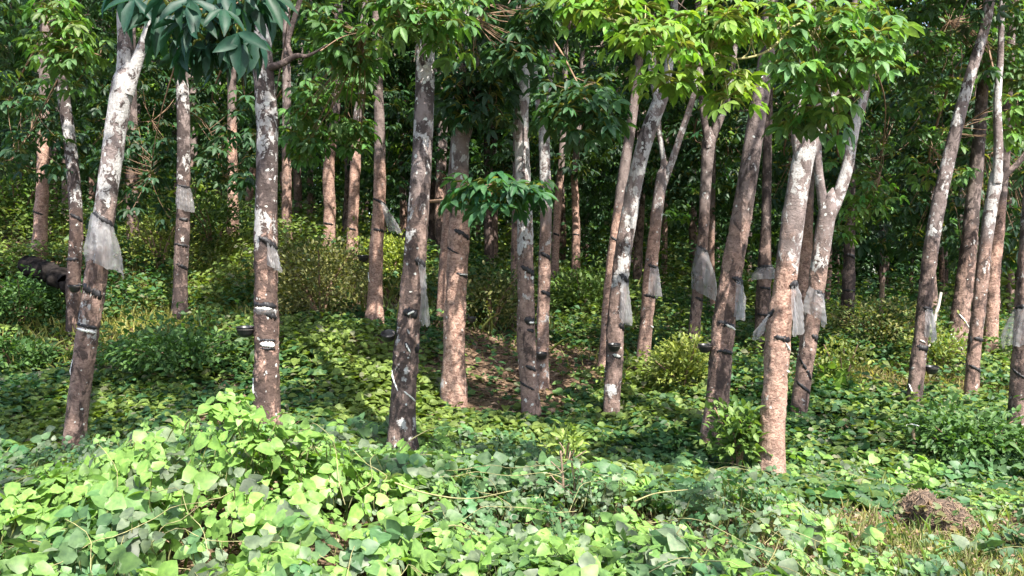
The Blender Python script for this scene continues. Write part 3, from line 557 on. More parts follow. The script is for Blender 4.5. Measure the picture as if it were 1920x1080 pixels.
# dark middle boughs
leafy_branch('m', [(803,378,8.),(850,372,7.6),(900,350,7.2),(960,342,7.)], .014, [(880,345,7.2),(915,340,7.),(945,345,6.9),(975,350,7.),(925,365,6.9),(900,360,7.),(955,372,6.9),(1000,350,7.),(860,360,7.3),(935,375,6.9),(980,365,6.9),(890,375,7.0)], nocull=True, k=8, L=.145, col=np.array([.032, .10, .045]), seed=15, mix=.1)
leafy_branch('r', [(992,40,9.4),(1040,80,9.),(1080,150,8.6),(1110,210,8.4)], .014, scatter(1020,140,1140,240,8.5,14,16)+[(1060,200,8.5),(1110,205,8.4),(1140,230,8.4),(1080,180,8.5),(1040,160,8.6),(1060,235,8.5),(1090,245,8.4),(1130,200,8.4)], nocull=True, L=.15, col=DARKG*1.3, seed=17, mix=.12)
leafy_branch('r', [(990,60,9.4),(960,20,9.),(920,10,8.6),(890,40,8.4)], .014, scatter(880,0,1040,130,8.6,22,18), nocull=True, L=.15, col=DARKG*1.1, seed=19, mix=.1)
leafy_branch('m', [(801,20,8.),(800,0,7.7),(790,10,7.5),(760,30,7.4)], .013, scatter(690,-20,880,50,7.5,17,20)+[(820,60,7.5),(790,50,7.5),(850,70,7.6),(740,50,7.6),(830,80,7.6)], nocull=True, L=.13, col=MIDG*1.35, seed=21, mix=.35)
leafy_branch('f', [(600,96,7.9),(640,70,8.4),(680,60,9.)], .006, scatter(560,10,700,120,9.4,20,22)+scatter(540,130,690,300,10.5,30,24), nocull=True, L=.15, col=MIDG*1.2, seed=23, mix=.3)
leafy_branch('n', [(858,215,9.6),(890,190,9.3),(910,210,9.2)], .008, scatter(840,150,945,235,9.2,16,25)+scatter(830,30,960,200,9.3,22,125), nocull=True, k=7, L=.15, col=DARKG*.9, seed=25)
leafy_branch('ag', [(1634,110,10.),(1660,200,11.),(1650,330,12.5)], .010, scatter(1600,340,1670,400,12.6,7,26)+scatter(1560,260,1660,460,13.2,16,27), L=.15, col=MIDG*1.5, seed=27, mix=.6)
leafy_branch('ak', [(1860,200,11.5),(1800,240,12.),(1750,280,12.5)], .010, scatter(1710,240,1810,330,12.8,12,28)+scatter(1880,170,1940,260,12.,8,29), L=.15, col=MIDG*1.5, seed=29, mix=.6)
leafy_branch('ak', [(1863,130,11.5),(1840,60,12.),(1780,40,12.5)], .012, scatter(1690,-10,1925,170,12.8,60,128), L=.15, col=MIDG*1.0, seed=129, mix=.25)
leafy_branch('e', [(335,100,13.),(300,220,13.4),(280,330,13.8)], .012, scatter(170,220,320,420,14.,34,30,.8), L=.16, col=DARKG*1.0, seed=31)
leafy_branch('e', [(341,200,13.),(390,240,13.4),(420,330,13.8)], .012, scatter(360,180,480,350,14.,26,32,.8), L=.16, col=DARKG*1.1, seed=33, mix=.1)
leafy_branch('b', [(108,150,12.5),(60,240,12.8),(20,300,13.)], .012, scatter(0,150,120,330,13.2,24,34,.8), L=.16, col=DARKG*1.05, seed=35, mix=.1)

# dark boughs closing the view between the trunks, below them the sunny slope shows
for q, (key, D, x0, y0, x1, y1, n) in enumerate((('d',17.5,150,130,420,325,46),('a',16.,-40,60,150,320,46),('g',18.5,360,60,560,315,46),('i',18.,470,130,640,300,36),('j',17.5,560,40,740,290,40),('p',19.,700,100,900,330,44),('q',19.,850,120,1010,370,44),
        ('u',18.5,980,100,1160,330,44),('z',21.,1150,140,1320,380,50),('ab',18.,1270,120,1460,400,50),('af',16.,1440,150,1600,430,40),('ah',15.5,1560,120,1740,470,60),('aj',15.,1700,120,1860,470,50),('al',15.,1800,60,1960,500,56))):
    T, root, z0, DT = REG[key]; x_, y_ = (root.location.x / DT * F + 960), (y0 + y1) / 2
    leafy_branch(key, [(x_, y0 + 20, DT), ((x_ + x0) / 2, y_, (DT + D) / 2), ((x0 + x1) / 2, (y0 + y1) / 2, D)], .02, scatter(x0, y0, x1, y1, D, n, 60 + q, .9), L=.19, pet=.2, col=DARKG * .9, seed=80 + q, mix=.06)
# ------------------------------------------------------------------ tapping gear on the trunks
def zpx(key, py):
    T, root, z0, D = REG[key]; return CAMZ - (py - 540) / F * D
def band_mesh(key, py, p0, p1, slope, hgt, thick=.004, seed=0, wob=.22):
    T, root, z0, D = REG[key]; rng = rngf(seed + int(py)); z = zpx(key, py); n = 26
    ph = np.linspace(p0, p1, n); t = np.linspace(0, 1, n)
    zc = z - slope * (t - .5) * 1.0
    taper = np.clip(np.minimum(t, 1 - t) * 5 + .12, 0, 1)
    hh = hgt * .5 * taper * (1 + wob * rng.normal(0, 1, n))
    rows = []
    for s, o in ((-1.02, -.006), (-1, thick), (0, thick * 1.7), (1, thick), (1.02, -.006)):
        rows.append(T.at(zc + s * hh, ph, o + (rng.normal(0, .0016, n) if o > 0 else 0)))
    V = np.stack(rows, 0); m = MB(); i = np.arange(4)[:, None] * n + np.arange(n - 1)[None]
    m.add(V.reshape(-1, 3), np.stack([i, i + 1, i + n + 1, i + n], -1).reshape(-1, 4), (.1, .1, .1))
    m.add(np.array([rows[k][e] for e in (0, -1) for k in range(5)]), [(0, 1, 2, 3), (0, 2, 3, 4), (5, 6, 7, 8), (5, 7, 8, 9)], (.1, .1, .1))
    return m, root, D
def band(key, py, p0=-1.2, p1=1.2, slope=.05, hgt=.035, mat=None, name='black_band', thick=.0035):
    m, root, D = band_mesh(key, py, p0, p1, slope, hgt, thick); return m.build(name, mat or M_TAR, root, root.location)
def guard(key, py, label, p0=-.9, p1=1.3, slope=.07, length=.35, flare=.5, skew=0., hgt=.04, gather=0., seed=0, wrap=None):
    """tarred band and the plastic sheet hanging from it: a thing of its own tied round the trunk"""
    T, troot, z0, D = REG[key]; rng = rngf(900 + seed); z = zpx(key, py)
    org = T.at(z, (p0 + p1) / 2, 0)
    g = thing('rain_guard', label, 'rain guard', org, 'plastic rain guards tied to the trunks')
    m, _, _ = band_mesh(key, py, p0, p1, slope, hgt, .009); m.build('tar_band', M_TAR, g, org)
    q0, q1 = wrap or (p0 + .1, p1 - .05)
    nu, nv = 44, 26; u = np.linspace(0, 1, nu)[None]; v = np.linspace(0, 1, nv)[:, None]
    ph = q0 + (q1 - q0) * u + 0 * v
    zt = z - slope * ((ph - p0) / (p1 - p0) - .5)
    ln = length * (1 + .10 * (fbm(u * 5, seed * 9.1, 0, 3) - .5) * 2)
    zz = zt - v * ln
    fold = (fbm(u * 7 + seed, v * 1.2, 0, 5, 2) - .5) * .11 + (noise(u * 19 + seed, v * 3, 0, 6) - .5) * .03
    r = np.interp(z, T.p[:, 2], T.r)
    off = .012 + flare * .8 * r * np.sin(np.clip(v * 1.25, 0, 1) * np.pi / 2) * (1 - gather * sstep(.5, .85, v)) + fold * (.2 + v) * (.6 if gather else 1)
    pc = (q0 + q1) / 2
    ph2 = pc + (ph - pc) * (1 - gather * .55 * np.sin(v * np.pi))
    cpt = T.at(zz, ph2, 0.0); cax = T.at(zz, ph2, 0) ; nrm = unit(np.stack([np.sin(ph2), -np.cos(ph2), 0 * ph2], -1))
    V = cpt + nrm * np.maximum(off, .006)[..., None]; V[..., 0] += skew * v
    i = np.arange(nv - 1)[:, None] * nu + np.arange(nu - 1)[None]
    m = MB(); m.add(V.reshape(-1, 3), np.stack([i, i + 1, i + nu + 1, i + nu], -1).reshape(-1, 4), (.5, .5, .5))
    m.build('plastic_sheet', M_PLAST, g, org)
def lathe(m, prof, org, ns=28, tilt=0.):
    a = np.arange(ns) / ns * 2 * np.pi; pr = np.array(prof)
    V = np.stack([pr[:, :1] * np.cos(a), pr[:, :1] * np.sin(a), pr[:, 1:] + 0 * a[None]], -1)
    c, s = math.cos(tilt), math.sin(tilt); Y, Z = V[..., 1] * c - V[..., 2] * s, V[..., 1] * s + V[..., 2] * c
    V[..., 1], V[..., 2] = Y, Z; V = V + org; n = len(pr)
    i = np.arange(n - 1)[:, None] * ns; j = np.arange(ns)[None]; k = (j + 1) % ns
    m.add(V.reshape(-1, 3), np.stack([i + j, i + k, i + ns + k, i + ns + j], -1).reshape(-1, 4), (.1, .1, .1))
def cup(key, py, phi, label, r=.062, tilt=.1, out=.045):
    T, _, z0, D = REG[key]; z = zpx(key, py)
    c = T.at(z, phi, out + r * .35); a = T.at(z + .03, phi, .0)
    g = thing('latex_cup', label, 'cup', c, 'black latex cups hung on the trunks')
    m = MB(); s = r / .062
    lathe(m, [(.001, -.045 * s), (.02 * s, -.045 * s), (.042 * s, -.035 * s), (.056 * s, -.01 * s), (.063 * s, .028 * s), (.066 * s, .03 * s), (.064 * s, .033 * s), (.058 * s, .028 * s), (.05 * s, -.008 * s), (.034 * s, -.028 * s), (.001, -.036 * s)], c, tilt=tilt)
    m.build('bowl', M_CUP, g, c)
    m = MB(); t = np.linspace(0, 2 * np.pi, 30)
    tube(m, c + np.stack([np.cos(t) * .062 * s, np.sin(t) * .062 * s, 0 * t + .012], -1), .0028, 5)
    d = unit((a - c) * np.array([1, 1, 0])); tube(m, curve([c + d * .06 * s + [0, 0, .012], (c + a) / 2 + [0, 0, .03], a - d * -.01], 8), .0035, 5)
    m.build('wire_holder', M_WIRE, g, c)
def strip(key, py, phi0, phi1, slope, hgt=.018, name='latex_strip', mat=None): return band(key, py, phi0, phi1, slope, hgt, mat or M_LATEX, name, .006)

guard('c', 413, 'large billowing plastic sheet under a black band on the pale leaning tree', -.75, 1.5, .10, .42, .75, .07, .055, seed=1, wrap=(-.8, 1.8))
guard('f', 456, 'small torn plastic flap under a black band on the thick lichen tree', -.35, 1.45, .10, .20, .25, 0., .05, seed=2, wrap=(.35, 1.4))
guard('m', 492, 'long narrow twisted plastic strip on the tree with round lichen spots', .1, 1.35, .05, .50, .25, .05, .05, gather=.6, seed=3, wrap=(.35, 1.3))
guard('l', 379, 'triangular plastic sheet blown out to the right of the orange red tree', -1., 1.5, .08, .36, 1.0, .12, .035, seed=4, wrap=(.2, 2.0))
guard('e', 350, 'short grey plastic sheet high on the trunk with the dark lower half', -1.2, 1.5, .04, .32, .35, .0, .035, seed=5, wrap=(-.7, 1.7))
guard('w', 523, 'narrow bulging plastic sheet over the cup of the leaning grey tree', -.3, 1.5, .09, .42, .35, .0, .05, seed=6, wrap=(.1, 1.5))
guard('y', 500, 'grey plastic sheet halfway up the tree with a fork at eye height', -.6, 1.5, .03, .36, .55, .0, .04, seed=7, wrap=(-.2, 1.9))
guard('aa', 470, 'widest plastic sheet, spreading past both sides of a slim dark trunk', -.8, 1.7, .10, .62, 1.5, .10, .05, seed=8, wrap=(-1.9, 1.9))
guard('ac', 525, 'plastic sheet bulging on the right side of the dark leaning tree', -.1, 1.7, .04, .34, .5, .0, .05, seed=9, wrap=(.3, 1.9))
guard('ae', 532, 'long hanging plastic strip under a pointed black mark on the nearest tree', .1, 1.3, -.02, .42, .3, .03, .06, seed=10, wrap=(.25, 1.5))
guard('ag', 552, 'square looking plastic sheet wrapped round the forked pale tree', -.4, 1.5, .09, .27, .45, .01, .05, seed=11, wrap=(-1.1, 1.6))
guard('ai', 580, 'small plastic sheet beside a pale leaning pole on the slender dark tree', -.6, 1.4, .03, .32, .55, .02, .045, seed=12, wrap=(-.3, 1.7))
guard('ad', 500, 'torn ragged plastic collar open at the top of a dark trunk', -1.5, 1.5, -.02, .17, .9, .0, .05, seed=13, wrap=(-2.2, 2.2))
guard('am', 575, 'pale plastic sheet on the dark tree at the right picture edge', -1.6, .5, -.04, .40, .7, -.02, .045, seed=14, wrap=(-2.0, 0.2))
guard('ae', 590, 'small pale plastic wisp on the left side of the nearest tree', -1.5, -.9, -.05, .18, .25, -.05, .05, seed=15, wrap=(-1.7, -1.1))

cup('f', 620, -1.45, 'black latex cup sticking out left of the thick lichen tree', .072)
cup('m', 634, -1.5, 'tilted black latex cup left of the tree with round lichen spots', .060, .5)
cup('s', 666, -.1, 'black latex cup between the twin trunks near the picture centre', .066)
cup('w', 650, -.15, 'black latex cup facing out from the leaning grey tree', .066)
cup('ac', 655, -1.4, 'black latex cup left of the dark leaning tree with the rusty foot', .062)
cup('l', 485, -1.5, 'black latex cup on the left of the orange red tree with a flared sheet', .07)
cup('n', 597, 1.5, 'small dark latex cup on the right of the sunlit orange trunk', .045)
cup('ai', 690, 1.4, 'dark latex cup low on the right of the slender dark tree', .07)
cup('ah', 618, 1.3, 'black latex cup on the tree alone in shade', .07)
cup('c', 545, -1.2, 'dark latex cup with a white rim tucked behind the pale leaning tree', .05)

for a in [('b',408,-.6,1.5,.10,.045),('b',487,-1.5,1.0,-.02,.05),('c',545,-.9,1.4,.08,.075),('c',610,-.9,1.3,.02,.03),('c',594,-1.6,-.6,.12,.03),
 ('e',412,-.3,1.5,.01,.045),('e',460,-.9,1.4,.03,.035),('e',500,-.3,1.5,.06,.05),('f',572,-1.2,1.3,.02,.045),('f',591,.1,1.3,.04,.05),('f',637,-.3,1.0,.01,.02),('f',653,-.3,1.0,.01,.018),
 ('g',425,-.6,.8,.04,.03),('a',400,-1.3,.9,.06,.03),('l',432,-.6,1.5,.02,.04),('m',586,-.5,.9,.02,.07),('m',648,-.1,.5,.06,.05),('m',650,.9,1.5,.0,.07),
 ('n',440,-.4,1.5,.09,.05),('n',516,.0,1.5,.04,.035),('n',470,-1.5,.2,.07,.02),('r',508,-.6,1.5,.09,.05),('r',602,-.3,1.3,.02,.07),('r',690,-.3,1.1,.05,.045),('r',722,-1.3,.6,.10,.025),('r',620,0,1,.02,.03),
 ('s',480,-.9,1.4,.08,.045),('s',550,-.6,1.5,.05,.05),('u',440,-.9,.9,.04,.04),('v',440,-.9,.9,.02,.03),('w',612,.2,1.5,.04,.06),('w',668,-.4,.7,.02,.03),
 ('y',555,-1.,1.4,.02,.04),('aa',560,-.6,1.2,.03,.04),('ac',608,-.9,1.2,.04,.04),('ac',658,-1.,1.2,.02,.04),('ad',590,-1.2,1.2,.02,.03),('ad',540,-1,1,.02,.03),('ad',640,-1,1,.03,.03),
 ('ae',634,-.7,1.1,.02,.04),('ag',632,-.1,1.4,.05,.06),('ag',690,-1.2,.9,.22,.045),('ag',725,-1.2,1.1,.12,.035),('ah',480,-1,1.3,.05,.05),('ah',545,-1.2,1.2,.01,.035),
 ('ai',652,-.8,1.2,.02,.07),('ak',635,-.7,1.2,.02,.05),('ak',690,-1.1,1.2,.08,.04),('am',700,-1.5,.2,.1,.03),('x',450,-1.,1.,.06,.03),('j',420,-.9,.9,.03,.03),('k',430,-.7,.9,.03,.03),('d',400,-1,1,.05,.03)]:
    band(*a)
for a in [('c',618,-.7,1.1,.02,.022),('f',645,-.25,.95,.01,.042),('f',722,-1.5,-1.05,.12,.02),('m',712,-1.25,-.35,.16,.02),('m',650,.0,.45,.07,.025),('m',585,-.1,.5,-.03,.02),('m',740,.1,1.2,.09,.014),
 ('n',514,.3,1.4,.0,.014),('r',605,.3,1.,.0,.02),('w',666,-.3,.6,.02,.026),('y',612,.6,1.5,.02,.022),('l',520,-1.4,-.8,.12,.02),('ac',612,-.1,1.1,.04,.022),('ae',648,.4,1.,.06,.02),('ae',695,.9,1.5,.01,.015),
 ('c',690,-1.4,-.9,.12,.024),('ai',730,-1.3,-.6,.10,.018),('ai',640,-.5,.3,.02,.014),('aj',640,-1.2,.2,.2,.03),('aj',600,-.8,.8,.2,.02),('f',578,-.8,.7,.01,.022)]:
    strip(*a)
strip('f', 583, -.9, 1.1, .01, .05, 'plastic_wrap', M_PLAST)

# ------------------------------------------------------------------ background: more rubber trees up the slope, five kinds copied
protos = []
for q in range(6):
    rng = rngf(500 + q); root = thing('rubber_tree', 'proto', 'tree', (0, 0, 0), 'rubber trees deep in the plantation')
    mb = MB(); H = rng.uniform(5.0, 6.2); n = 80
    z = np.linspace(-.4, H, n); x = .35 * rng.uniform(-1, 1) * (z / H)**2 + .06 * np.sin(z * 1.5 + q); y = .3 * rng.uniform(-1, 1) * (z / H)**2
    trunk_geo(mb, np.stack([x, y, z], -1), np.linspace(.115, .075, n), 0., q + 90, 14, (rng.choice([.3, .7, .95]), .45, rng.choice([.3, .7])))
    top = np.array([x[-1], y[-1], H])
    mb.build('trunk', M_BARK, root)
    mc = MB(); crown_geo(mc, top, 2.7, 7.0 if q % 2 else 8.2, 300, rng, L=.19, lo=1.4 + .4 * (q % 3), center=top + np.array([0, 0, -.7]), cull=False)
    mc.build('crown', [M_TWIGB, M_LEAF], root)
    protos.append(root)
rng = rngf(77); spots = []
for row, Y in enumerate(np.arange(18.0, 52, 3.4)):
    half = Y * .60 + 2.5; n = int(2 * half / 3.3)
    for c_ in range(n):
        X = -half + (c_ + .5) * 2 * half / n + rng.uniform(-.7, .7); y = Y + rng.uniform(-.8, .8)
        if Y < 22 and min(np.hypot(base[:, 0] - X, base[:, 1] - y)) < 1.3: continue
        spots.append((X, y))
used = set(); nbg = 0
for X, Y in spots:
    k = int(rng.integers(0, 6))
    o = protos[k] if k not in used else copy_tree(protos[k]); used.add(k)
    o.location = (X, Y, float(ground(X, Y))); s = rng.uniform(.92, 1.12); o.scale = (s, s, s); o.rotation_euler = (0, 0, rng.uniform(0, 6.28))
    o['label'] = 'rubber tree deep in the plantation, its crown merging into the dark far foliage'; nbg += 1
print('background trees', nbg)
# far-off wood closing the view
mb = MB(); rng = rngf(5); n = 13000
X = rng.uniform(-46, 46, n); Y = 54 + 8 * rng.random(n); Z = ground(X, Y) + rng.uniform(.2, 15, n)
t = rng.random((n, 1)); compounds(mb, np.stack([X, Y, Z], -1), 8, .5, .55, rng, DARKG * (1 - t) + MIDG * t, T_FAR, asp=.5)
tag(mb.build('far_wood', M_LEAF), 'far green wood closing the view behind the plantation trees', 'wood', kind='stuff')

# ------------------------------------------------------------------ vines: the kudzu like carpet in front
def slope_n(fn, X, Y, e=.12):
    zx = (fn(X + e, Y) - fn(X - e, Y)) / (2 * e); zy = (fn(X, Y + e) - fn(X, Y - e)) / (2 * e)
    return unit(np.stack([-zx, -zy, 1 + 0 * zx], -1))
surf = lambda X, Y: ground(X, Y) + veg(X, Y)
def sample(n, y0, y1, rng, pw=1., marg=1.6):
    Y = y0 + (y1 - y0) * rng.random(n)**pw; X = rng.uniform(-1, 1, n) * (Y * .535 + marg); return X, Y
def away(X, Y, d=.13):
    m = np.ones(len(X), bool)
    for bx, by, _ in base: m &= np.hypot(X - bx, Y - by) > d
    return m
mb = MB(); rng = rngf(21)
X, Y = sample(28000, 2.6, 8.6, rng, .8)
pat = fbm(X * .55 + 9, Y * .55, 0, 51); rt = sstep(.26, .36, X / Y); gp = sstep(.40, .50, fbm(X * 2.6, Y * 2.6, 0, 57, 2)); dens = rt * (.08 + .7 * sstep(.46, .62, fbm(X * 1.9, Y * 1.9, 0, 58, 2))) + (1 - rt) * (.22 + .78 * gp) * (1 - .5 * sstep(7.2, 8.6, Y))
k = (rng.random(len(X)) < dens) & away(X, Y); X, Y = X[k], Y[k]; n = len(X)
v = veg(X, Y); dep = rng.random(n)**1.7
Z = ground(X, Y) + v * (1 - .8 * dep) + rng.normal(0, .035, n)
nr = unit(slope_n(surf, X, Y) + np.array([.05, -.30, 0]) + rng.normal(0, .42, (n, 3)))
az = rng.uniform(0, 6.28, n); f = np.stack([np.cos(az), np.sin(az), 0 * az], -1); f = unit(f - nr * (f * nr).sum(1, keepdims=True)); s = np.cross(nr, f)
size = .082 * rng.uniform(.35, 1.35, n) * (1 - .45 * sstep(.45, .7, fbm(X * 1.1, Y * 1.1 + 40, 0, 61)))
hue = (fbm(X * 1.5, Y * 1.5, 3., 71) + .30 * np.exp(-((X + 1.6) / 1.2)**2 - ((Y - 5.2) / .9)**2) - .05)[:, None]; r1 = rng.random((n, 1))
GA, GB, GC, GD = np.array([.055, .145, .055]), np.array([.175, .31, .070]), np.array([.105, .175, .080]), np.array([.14, .185, .11])
col = GA * (1 - r1) + GC * r1; yl = sstep(.36, .60, hue + .35 * (rng.random((n, 1)) - .5)); col = col * (1 - yl) + GB * yl
pale = rng.random(n) < .16; col[pale] = GD * rng.uniform(.8, 1.2, (pale.sum(), 1))
br = rng.random(n) < .002; col[br] = np.array([.16, .13, .07])
col = col * (1 + .17 * rng.normal(0, 1, (n, 1))).clip(.5, 1.6)
node = np.stack([X, Y, Z], -1)
for ang, q, tm in ((0, 1., T_ROUND), (1.75, .85, T_LOBE), (-1.75, .85, T_LOBE)):
    dd = f * math.cos(ang) + s * math.sin(ang) + rng.normal(0, .12, (n, 3)); nn = nr + rng.normal(0, .22, (n, 3))
    leaves(mb, tm, node + dd * .012, dd, nn, size * q * 1.1, size * q * rng.uniform(.9, 1.12, n), col * (1 + .08 * rng.normal(0, 1, (n, 1))).clip(.6, 1.5))
# leaf stalks
dn = node - np.stack([rng.normal(0, .04, n), rng.normal(0, .04, n), .06 + .10 * rng.random(n)], -1)
leaves(mb, T_FAR, dn, node - dn, np.array([0, -1., 0]) + 0 * dn, np.linalg.norm(node - dn, axis=1), .006 + 0 * X, np.tile((.20, .22, .09), (n, 1)))
tag(mb.build('vine_leaves', M_VINE), 'carpet of broad rounded vine leaves sprawling across the foreground', 'vines', kind='stuff')
# creeping and arching stems
mb = MB(); rng = rngf(33)
for q in range(170):
    x, y = rng.uniform(-1, 1), rng.uniform(3.1, 8.2); x *= y * .54 + .4; a = rng.uniform(0, 6.28); Ls = rng.uniform(.25, .9)
    p = np.array([[x + math.cos(a) * Ls * t, y + math.sin(a) * Ls * t, 0] for t in np.linspace(0, 1, 7)]); p[:, :2] += rng.normal(0, .02, (7, 2))
    p[:, 2] = surf(p[:, 0], p[:, 1]) + rng.uniform(-.12, .03) + .06 * np.sin(np.linspace(0, 3.1, 7))
    tube(mb, curve(p, 16), .0019, 4, (.3, .3, .12))
for pts in [[(345,812,5.7),(352,792,5.7),(370,780,5.7),(390,775,5.7)],[(560,860,5.8),(572,845,5.8),(590,838,5.8),(608,850,5.8)],[(745,850,6.3),(770,825,6.3),(800,808,6.3),(822,800,6.2)],
            [(740,905,5.2),(800,925,5.2),(880,935,5.2),(960,920,5.2)],[(1190,940,5.4),(1230,925,5.4),(1290,918,5.4)],[(1230,1022,4.8),(1260,1010,4.8),(1280,985,4.8)],[(1435,1065,4.9),(1450,1040,4.9),(1462,1010,4.9)],[(820,1000,4.8),(850,985,4.8),(905,1000,4.8)]]:
    tube(mb, curve([P(*a) for a in pts], 20), np.linspace(.005, .0025, 20), 6, (.3, .3, .12))
tag(mb.build('vine_stems', M_TWIGG), 'thin pale vine stems creeping and arching over the foreground leaves', 'vine stems', kind='stuff')

# ------------------------------------------------------------------ undergrowth between and behind the trees
mb = MB(); rng = rngf(44)
def under(n, y0, y1, L, lo, hi, seed, tm=T_FAR, pw=1., thr=.40):
    rng = rngf(seed); X, Y = sample(n, y0, y1, rng, pw)
    pat = fbm(X * .5 + 3, Y * .5, 0, 81); k = (rng.random(n) < .10 + .9 * sstep(thr - .06, thr + .06, pat)) & away(X, Y, .14); X, Y, pat = X[k], Y[k], pat[k]; n = len(X)
    bare = np.zeros(n)
    for px, py, D, r in ((1600,745,12.,1.2),(1590,800,9.8,.5),(1750,745,12.3,.8),(430,700,9.2,.55),(270,505,12.6,.9),(1100,620,12.,.7),(900,700,9.8,.4),(1080,640,11.,.5)):
        p = P(px, py, D); bare = np.maximum(bare, sstep(r, r * .5, np.hypot(X - p[0], Y - p[1])))
    k = rng.random(n) > bare * .85; X, Y, pat = X[k], Y[k], pat[k]; n = len(X)
    H = (lo + (hi - lo) * fbm(X * 1.1, Y * 1.1, 0, 91)**1.3 * 1.5) * (.5 + sstep(.35, .7, pat))
    H = H * (.30 + .70 * sstep(8., 10.5, Y))
    Z = ground(X, Y) + H * rng.random(n)**.6
    nr = unit(np.array([.05, -.25, 1]) + rng.normal(0, .42, (n, 3))); az = rng.uniform(0, 6.28, n); f = np.stack([np.cos(az), np.sin(az), rng.uniform(-.4, .3, n)], -1)
    hue = fbm(X * .7, Y * .7, 7., 95)[:, None]; t = sstep(.35, .7, hue + .5 * (rng.random((n, 1)) - .5))
    col = np.array([.040, .105, .038]) * (1 - t) + np.array([.145, .205, .045]) * t; col = col * (1 + .22 * rng.normal(0, 1, (n, 1))).clip(.4, 1.7)
    g = rng.random(n) < .06; col[g] = np.array([.16, .17, .10])
    Ls = L * rng.uniform(.5, 1.3, n); leaves(mb, tm, np.stack([X, Y, Z], -1), f, nr, Ls, Ls * rng.uniform(.45, .85, n), col)
under(70000, 7.2, 14, .085, .04, .34, 45, T_ELL, thr=.38)
under(26000, 7., 11, .12, .04, .26, 145, T_ROUND, thr=.36)
under(90000, 13, 24, .10, .12, .52, 46, thr=.34)
under(60000, 22, 50, .20, .3, 1.3, 47, thr=.3)
tag(mb.build('undergrowth', M_UNDER), 'low green undergrowth covering the plantation floor between the trunks', 'undergrowth', kind='stuff')
# dry leaf litter and grass
mb = MB(); rng = rngf(55)
for n, y0, y1, L in ((26000, 2.6, 9, .055), (16000, 9, 18, .08)):
    X, Y = sample(n, y0, y1, rng); Z = ground(X, Y) + .01 + .03 * rng.random(n); az = rng.uniform(0, 6.28, n)
    f = np.stack([np.cos(az), np.sin(az), rng.normal(0, .25, n)], -1); nr = unit(np.array([0, 0, 1.]) + rng.normal(0, .45, (n, 3))); t = rng.random((n, 1))
    col = np.array([.09, .055, .038]) * (1 - t) + np.array([.32, .23, .16]) * t; Ls = L * rng.uniform(.5, 1.4, n)
    leaves(mb, T_FAR, np.stack([X, Y, Z], -1), f, nr, Ls, Ls * .5, col)
tag(mb.build('leaf_litter', M_DRY), 'fallen brown rubber leaves scattered on the plantation floor', 'leaf litter', kind='stuff')
mb = MB()
def grass(n, cx, cy, rx, ry, L, c0, c1, seed):
    rng = rngf(seed); X = cx + rng.normal(0, rx, n); Y = cy + rng.normal(0, ry, n); Z = ground(X, Y)
    k = Y > 2.2; X, Y, Z = X[k], Y[k], Z[k]; n = len(X); f = unit(np.stack([rng.normal(0, .45, n), rng.normal(0, .45, n), np.ones(n)], -1)); az = rng.uniform(0, 6.28, n)
    t = rng.random((n, 1)); leaves(mb, T_GRASS, np.stack([X, Y, Z], -1), f, np.stack([np.cos(az), np.sin(az), 0 * az], -1), L * rng.uniform(.4, 1.3, n), .0045 + .004 * rng.random(n), np.array(c0) * (1 - t) + np.array(c1) * t)
grass(9000, 2.4, 5.4, .7, 1.0, .08, (.13, .20, .05), (.40, .36, .18), 1)
grass(4500, 4.6, 12.3, 1.6, .8, .14, (.16, .20, .05), (.42, .38, .16), 2)
grass(5000, -4.9, 13.4, 1.0, .9, .20, (.20, .26, .05), (.48, .44, .16), 3)
grass(2000, .3, 5.8, 2.6, 1.4, .15, (.10, .18, .04), (.24, .28, .09), 4)
grass(3000, -2.4, 15.5, 2.4, 1.2, .35, (.14, .20, .05), (.34, .34, .12), 5)
tag(mb.build('grass', M_VINE), 'thin green and straw coloured grass blades among the leaves', 'grass', kind='stuff')

# ------------------------------------------------------------------ shrubs: each a thing with stems and foliage
def shrub(label, px, py, D, wd, ht, nl, L, c0, c1, seed, name='shrub', cat='shrub', asp=.5, stems=7, tm=T_ELL, shape=1., group='shrubs growing between the trees'):
    rng = rngf(seed); p = P(px, py, D); X, Y = p[0], D; b = np.array([X, Y, float(ground(X, Y))])
    root = thing(name, label, cat, b, group); mb = MB(); tips = []
    for q in range(stems):
        a = rng.uniform(0, 6.28); e = b + np.array([math.cos(a) * wd * .42 * rng.random()**.5, math.sin(a) * wd * .35, ht * rng.uniform(.6, 1.)])
        c = curve([b + rng.normal(0, .02, 3) * [1, 1, 0] - [0, 0, .05], b * .6 + e * .4 + [0, 0, ht * .15], e], 10); tube(mb, c, np.linspace(.010, .004, 10) * (1 + ht), 5, (.2, .2, .1)); tips.append(c[4:])
    mb.build('stems', M_TWIG, root, b)
    tips = np.concatenate(tips); g = unit(rng.normal(0, 1, (nl, 3))) * rng.random((nl, 1))**.4
    c = b + np.array([0, 0, ht * .55]) + g * np.array([wd * .5, wd * .45, ht * .48]); k = rng.random(nl) < .45; c[k] = tips[rng.integers(0, len(tips), k.sum())] + rng.normal(0, .10 * wd, (k.sum(), 3))
    c = c[(c[:, 2] > b[2] + .03)]; hole = fbm(c[:, 0] * 5 / wd, c[:, 1] * 5, c[:, 2] * 5 / wd, seed); c = c[hole > .40]; n = len(c)
    d = unit(unit(c - b - [0, 0, ht * .3]) + rng.normal(0, .6, (n, 3))); nr = unit(np.array([0, -.2, 1.]) + rng.normal(0, .45, (n, 3))); t = rng.random((n, 1))
    col = (np.array(c0) * (1 - t) + np.array(c1) * t) * (1 + .15 * rng.normal(0, 1, (n, 1))).clip(.5, 1.6); Ls = L * rng.uniform(.6, 1.3, n)
    fb = MB(); leaves(fb, tm, c, d, nr, Ls, Ls * asp, col); fb.build('foliage', M_UNDER, root, b)
